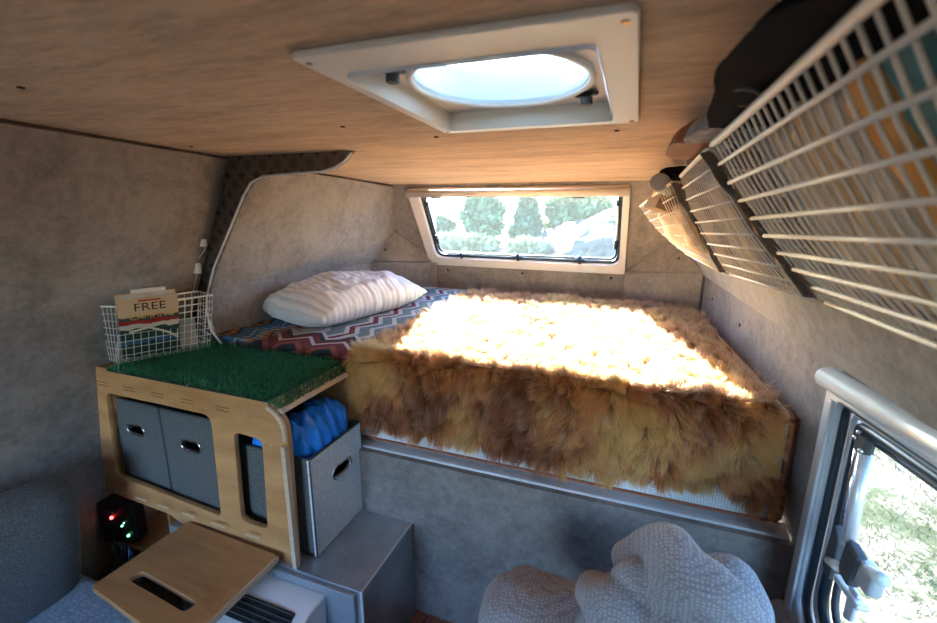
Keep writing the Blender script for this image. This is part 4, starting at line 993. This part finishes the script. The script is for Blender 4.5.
# contents
def soft_box(name, label, cat, a, b, mat, seed, group=None, p=.45):
    a, b = Vector(a), Vector(b); c = (a+b)/2; h_ = (b-a)/2
    def sg(v_, q): return math.copysign(abs(v_)**q, v_)
    def g(u, t_):
        an = 2*math.pi*u; e = math.pi*(t_-.5)*.999
        d = Vector((sg(math.cos(e), p)*sg(math.cos(an), p), sg(math.cos(e), p)*sg(math.sin(an), p), sg(math.sin(e), p)))
        P = Vector((d.x*h_.x, d.y*h_.y, d.z*h_.z)); q = noise.noise((P+c)*16+Vector((seed, 0, 0)))*.008 + .004*math.sin(P.z*110+seed+4*noise.noise(P*9))
        return c + P*(1) + P.normalized()*q
    o = build(MB().grid(g, 44, 34, closeu=True), name, mat, origin=tuple(c), smooth=True); tag(o, label, cat, group); return o
M_tan = plain('tan_cloth', (.66, .42, .20), .9, col2=(.78, .62, .42), cscale=18)
M_teal = plain('teal_cloth', (.05, .19, .21), .9, col2=(.13, .30, .32), cscale=20)
M_orange = plain('orange_cloth', (.74, .34, .08), .9, col2=(.80, .46, .16), cscale=14)
M_cream = plain('cream_cloth', (.80, .68, .50), .9, col2=(.60, .50, .38), cscale=20)
M_brown = plain('brown_cloth', (.16, .09, .055), .9, col2=(.30, .19, .12), cscale=16)
G = 'folded clothes in the near wall basket'
M_pale = plain('pale_blue_cloth', (.36, .44, .44), .9, col2=(.50, .50, .44), cscale=20)
def shear(o, k_):
    # garments lean with the sloping basket front
    for v_ in o.data.vertices: v_.co.x += -k_*v_.co.z
items = [(M_pale, 'folded pale blue garment at the far end of the near wall basket'), (M_cream, 'folded cream garment beside the pale blue one in the near wall basket'),
         (M_tan, 'folded tan garment between two cream ones in the near wall basket'), (M_cream, 'folded cream garment beside the orange one in the near wall basket'), (M_orange, 'folded orange garment in the near wall basket'),
         (M_teal, 'folded teal garment in the near wall basket beside the orange one'), (M_tan, 'folded tan garment between the teal and brown ones'),
         (M_brown, 'folded brown garment in the near wall basket'), (M_cream, 'folded cream garment at the nearest end of the near wall basket')]
for i, (m_, l_) in enumerate(items):
    y1_ = .825 - .066*i; xo = .100 + (.835-y1_)*.062; zc_ = -.016 + .05*(.835-y1_)
    o = soft_box('folded_garment', l_, 'garment', (xo+.118, y1_-.066, zc_-.108), (xo+.200, y1_-.002, zc_+.128), m_, i*3, G); shear(o, .72)
for i, (m_, l_) in enumerate(((M_cream, 'folded cream cloth at the far end of the middle wall basket'), (M_tan, 'folded tan cloth second from the far end of the middle wall basket'), (M_brown, 'folded brown cloth in the middle wall basket'), (M_tan, 'folded tan cloth at the near end of the middle wall basket'))):
    y1_ = 1.165 - .072*i; xo = .082 + (1.18-y1_)*.10
    o = soft_box('folded_cloth', l_, 'garment', (xo+.095, y1_-.070, -.145), (xo+.17, y1_-.002, .065), m_, 20+i, 'folded cloths in the middle wall basket'); shear(o, .60)
o = soft_box('paper_packet', 'pale paper packet lying in the farthest wall basket', 'packet', (.08, 1.55, -.12), (.20, 1.75, .00), M_cream, 31); shear(o, .5)
o = soft_box('paper_packet', 'light tan packet nearer the viewer in the farthest wall basket', 'packet', (.11, 1.30, -.12), (.22, 1.50, .01), M_tan, 33); shear(o, .5)
# cardboard box
cb2 = thing('cardboard_box', 'corrugated cardboard box standing in the farthest wall basket', 'box', (.12, 1.6, .0))
Mc = Matrix.Translation(Vector((.075, 1.52, .048))) @ Matrix.Rotation(.15, 4, 'Z') @ Matrix.Rotation(.35, 4, 'Y')
build(MB().box((-.03, -.09, -.06), (.05, .10, .045), Mc), 'carton', plain('cardboard', (.30, .18, .09), .8, bump=.6, bscale=30, aniso=(1, 30, 1)), cb2, bevel=.002)
build(MB().box((-.036, -.085, -.02), (-.031, .02, .04), Mc), 'label_patch', plain('printed_patch', (.60, .50, .34), .7, col2=(.70, .38, .06), cscale=30), cb2)
o = build(MB().tube(smoothpath([(.040, 1.28, .064), (.055, 1.36, .062), (.075, 1.44, .055), (.10, 1.5, .05)], 6), .024, 16), 'rolled_sock', plain('grey_knit_sock', (.40, .39, .38), .95, bump=.8, bscale=150), origin=(.06, 1.4, .05), smooth=True, bevel=.006)
tag(o, 'pale grey rolled sock beside the cardboard box', 'sock')
o = soft_box('knit_hat', 'black knit hat lying on the pale grey rolled sock', 'hat', (.045, 1.30, .070), (.13, 1.42, .110), M_fleecedk, 3, None, .8)
# duffel bag
dg = thing('duffel_bag', 'black fleece bag with grey trim and brown leather end on the wall baskets', 'bag', (.18, .75, .04))
def bagring(y, rx, rz, cx_, cz_, n_=36, p=.7):
    out = []
    for i in range(n_):
        a = 2*math.pi*i/n_; ca_, sa = math.cos(a), math.sin(a)
        out.append(Vector((cx_ + math.copysign(abs(ca_)**p, ca_)*rx, y, cz_ + math.copysign(abs(sa)**p, sa)*rz)))
    for v_ in out: v_.z = max(v_.z, .155 - .068*v_.y + .010)
    return out
def sweep(rings):
    mb = MB(); n_ = len(rings[0])
    for r_ in rings: mb.v += [tuple(v_) for v_ in r_]
    for i in range(len(rings)-1):
        for j in range(n_): mb.f.append((i*n_+j, i*n_+(j+1) % n_, (i+1)*n_+(j+1) % n_, (i+1)*n_+j))
    mb.f.append(tuple(range(n_))); mb.f.append(tuple((len(rings)-1)*n_+j for j in reversed(range(n_)))); return mb
def bagpar(y):
    t_ = (1.04-y)/.75
    cx_ = .150 + .03*t_; cz_ = .095 + .012*t_; return cx_, cz_
def bag_rings(stops):
    out = []
    for i in range(len(stops)-1):
        for q in range(5):
            t_ = q/5; y, xl_, zr = [stops[i][k]*(1-t_) + stops[i+1][k]*t_ for k in range(3)]
            cx_ = (xl_ + .285)/2; out.append([v_ + Vector((.005*noise.noise(v_*22), 0, .003*noise.noise(v_*25))) for v_ in bagring(y, (.285-xl_)/2, zr, cx_, ZC(y)-.004-zr, 48, .8)])
    return out
build(sweep(bag_rings([(.775, .100, .045), (.765, .082, .055), (.70, .074, .058), (.60, .064, .060), (.50, .060, .060), (.42, .075, .055), (.37, .12, .04), (.35, .20, .01)])), 'body', M_fleecedk, dg, smooth=True)
build(sweep(bag_rings([(.87, .080, .050), (.865, .064, .057), (.84, .058, .060), (.80, .062, .060), (.778, .068, .058), (.772, .085, .05)])), 'trim_band', M_fleecelt, dg, smooth=True)
build(sweep(bag_rings([(1.05, .22, .01), (1.045, .10, .045), (1.02, .050, .054), (.97, .038, .058), (.90, .038, .060), (.868, .044, .060), (.862, .07, .05)])), 'leather_end', M_leather, dg, smooth=True)
build(MB().sphere((.047, .95, .113), .007, 12, 8), 'rivet', M_darkgrey, dg, smooth=True)
hx_, hy_, hz_ = .075, .72, .105
build(MB().tube([(.100 + .02*math.cos(a_), .62+.035*math.sin(a_), .124-.006*math.cos(a_)) for a_ in [2*math.pi*i/30 for i in range(30)]], .004, 8, closed=True), 'ring_handle', plain('dark_ring', (.03, .03, .034), .5), dg, smooth=True)
o = soft_box('dark_jacket', 'black jacket stuffed against the ceiling above the near wall basket', 'jacket', (.13, .14, .155), (.30, .35, .172), M_fleecedk, 44)

# ------------------------------------------------------------------ outdoors
GZ = -2.15
def ground_mat():
    m, nt = new_mat('dry_grass_ground'); out = N(nt, 'ShaderNodeOutputMaterial'); p = N(nt, 'ShaderNodeBsdfPrincipled', Roughness=.95); p.inputs['Specular IOR Level'].default_value = .1; nt.links.new(p.outputs[0], out.inputs[0])
    g_ = N(nt, 'ShaderNodeNewGeometry'); a = N(nt, 'ShaderNodeTexNoise', Scale=1.6, Detail=8., Roughness=.7); b = N(nt, 'ShaderNodeTexNoise', Scale=22., Detail=6., Roughness=.8)
    nt.links.new(g_.outputs['Position'], a.inputs['Vector']); nt.links.new(g_.outputs['Position'], b.inputs['Vector'])
    ad = N(nt, 'ShaderNodeMath', _operation='ADD'); nt.links.new(a.outputs['Fac'], ad.inputs[0]); nt.links.new(b.outputs['Fac'], ad.inputs[1])
    r = ramp(nt, [(.75, (.020, .027, .012)), (.95, (.035, .042, .023)), (1.05, (.07, .062, .050)), (1.25, (.12, .105, .09))], 'LINEAR'); nt.links.new(ad.outputs[0], r.inputs[0]); nt.links.new(r.outputs[0], p.inputs['Base Color']); return m
def gfn(u, t_):
    x = -60 + 120*u; y = -25 + 100*t_
    z = GZ + (0 if abs(x) < 6 and abs(y) < 6 else .25*noise.noise(Vector((x*.1, y*.1, 0))))
    hill = max(0, 1-math.hypot((x-3.0)/9, (y-24)/7)); z += 3.4*hill**.8 + (.35*noise.noise(Vector((x, y, 1)))+.2*noise.noise(Vector((x*2.5, y*2.5, 1))) if hill > .02 else 0)
    return (x, y, z)
o = build(MB().grid(gfn, 240, 200), 'ground', ground_mat(), smooth=True); struct(o)
# grass beside the right window
n = 60000
gx = rng.uniform(.9, 5.5, n); gy = rng.uniform(-.6, 6.5, n)
pat = np.array([noise.noise(Vector((a*1.4, b*1.4, 3))) for a, b in zip(gx, gy)]); keep = pat > -.05+.2*rng.normal(size=n)*.5; gx, gy = gx[keep], gy[keep]; n = len(gx)
d = rng.normal(size=(n, 3))*.5; d[:, 2] = 1; d /= np.linalg.norm(d, axis=1, keepdims=True)
c0 = np.array([.015, .022, .009]); c1 = np.array([.04, .055, .024]); sh = rng.uniform(.6, 1.4, (n, 1))
ca = np.stack([c0*sh, c1*sh], 1)
o = ribbons('meadow_grass', np.stack([gx, gy, np.full(n, GZ-.01)], 1), d, rng.uniform(.025, .06, n), rng.uniform(.003, .007, n), strand_mat('meadow_blades', .7, .3, .2), None, (2.5, 2, GZ), colattr=ca, bend=rng.normal(size=(n, 3))*.3)
tag(o, 'low green and dry grass growing outside the side window', 'grass', kind='stuff')
# trees beyond the front window
M_leaf = strand_mat('tree_foliage', .8, .04, .1); M_bark = plain('bark', (.16, .12, .09), .95, bump=.8, bscale=12)
def tree(label, x, y, hgt, rx, nleaf, shape, col, gz=GZ):
    t = thing('tree', label, 'tree', (x, y, gz-.2), 'trees beyond the front window')
    build(MB().tube([(x, y, gz-.2), (x+.05, y, gz+hgt*.4), (x, y, gz+hgt*.9)], [.13, .09, .02], 8), 'trunk', M_bark, t, smooth=True)
    tt = rng.random(nleaf)**.8; an = rng.uniform(0, 2*math.pi, nleaf)
    if shape == 'cone': rr = rx*(1-tt)**.7*(.55+.45*rng.random(nleaf)**.5)*(1+.25*np.sin(an*3+tt*20))
    else: rr = rx*np.sqrt(np.clip(1-(2*tt-1)**2, 0, 1))*(.5+.5*rng.random(nleaf)**.5)*(1+.2*np.sin(an*4+tt*9))
    P_ = np.stack([x+rr*np.cos(an), y+rr*np.sin(an), gz+hgt*.10+hgt*.9*tt], 1)
    d_ = rng.normal(size=(nleaf, 3)); d_ /= np.linalg.norm(d_, axis=1, keepdims=True)
    sh_ = rng.uniform(.6, 1.4, (nleaf, 1)); c_ = np.array(col)*np.array([1.5, 1.3, 1.1])
    ob_ = ribbons('foliage', P_, d_, rng.uniform(.22, .45, nleaf), rng.uniform(.18, .34, nleaf), M_leaf, t, colattr=np.stack([c_*sh_*.8, c_*sh_], 1), seg=1)
    return t
tree('small round tree at the left end of the front window view', -11.3, 25, 1.5, .9, 1500, 'oval', (.12, .17, .12))
tree('tall pale green tree left of centre in the front window', -8.5, 25, 2.9, 1.15, 3000, 'oval', (.10, .17, .11))
tree('narrow conical tree in the middle of the front window', -6.1, 26, 3.1, 1.0, 2600, 'cone', (.07, .14, .10))
tree('wide rounded tree at the right of the front window', -3.3, 27, 3.1, 1.8, 5000, 'oval', (.09, .15, .09))
tree('low shrub under the tall pale green tree', -7.2, 20, .7, 1.0, 1500, 'oval', (.16, .20, .13))
tree('low shrub under the narrow conical tree', -4.6, 20, .6, .9, 1500, 'oval', (.18, .22, .15))
tree('pale scrub bush left of the tall pale green tree', -9.0, 20, .7, .8, 1500, 'oval', (.22, .24, .18))

# ------------------------------------------------------------------ lights, world, camera
wd = bpy.data.worlds.new('world'); SC.world = wd; wd.use_nodes = True; nt = wd.node_tree; nt.nodes.clear()
sky = nt.nodes.new('ShaderNodeTexSky'); sky.sky_type = 'NISHITA'; sky.sun_disc = False
sundir = Vector((.365, -.98, -.462)).normalized()
sky.sun_elevation = math.asin(-sundir.z); sky.sun_rotation = math.atan2(-sundir.x, -sundir.y); sky.dust_density = .7
bg = nt.nodes.new('ShaderNodeBackground'); bg.inputs['Strength'].default_value = .55
wo = nt.nodes.new('ShaderNodeOutputWorld'); tn = nt.nodes.new('ShaderNodeMix'); tn.data_type = 'RGBA'; tn.blend_type = 'MULTIPLY'; tn.inputs['Factor'].default_value = 1; tn.inputs['B'].default_value = (.76, .94, 1.26, 1); nt.links.new(sky.outputs[0], tn.inputs['A']); nt.links.new(tn.outputs['Result'], bg.inputs[0]); nt.links.new(bg.outputs[0], wo.inputs[0])
sl_ = bpy.data.lights.new('sun', 'SUN'); sl_.energy = 44.; sl_.angle = .009; sl_.color = (1., .93, .82)
so = bpy.data.objects.new('sun', sl_); COL.objects.link(so); so.rotation_euler = sundir.to_track_quat('-Z', 'Y').to_euler(); so.location = (-5, 12, 6)

vc, vd, F_ = (-750, 203), (640, 208), 444.
dd = Vector((vd[0]-468.5, -(vd[1]-311.5), -F_)).normalized()
xx = -Vector((vc[0]-468.5, -(vc[1]-311.5), -F_)).normalized(); xx = (xx - dd*xx.dot(dd)).normalized(); zz = xx.cross(dd)
cam = bpy.data.cameras.new('camera'); cam.sensor_width = 36; cam.lens = F_/937*36; cam.clip_start = .02; cam.clip_end = 300
co = bpy.data.objects.new('camera', cam); COL.objects.link(co)
co.matrix_world = Matrix((xx, dd, zz)).to_4x4()
cam.dof.use_dof = True; cam.dof.focus_distance = 1.2; cam.dof.aperture_fstop = 3.5
SC.camera = co
SC.view_settings.view_transform = 'Standard'; SC.view_settings.look = 'None'; SC.view_settings.gamma = 1; SC.view_settings.exposure = 2.62
SC.view_settings.use_curve_mapping = False
SC.cycles.max_bounces = 10; SC.cycles.diffuse_bounces = 6; SC.cycles.transparent_max_bounces = 16
SC.cycles.sample_clamp_indirect = 8
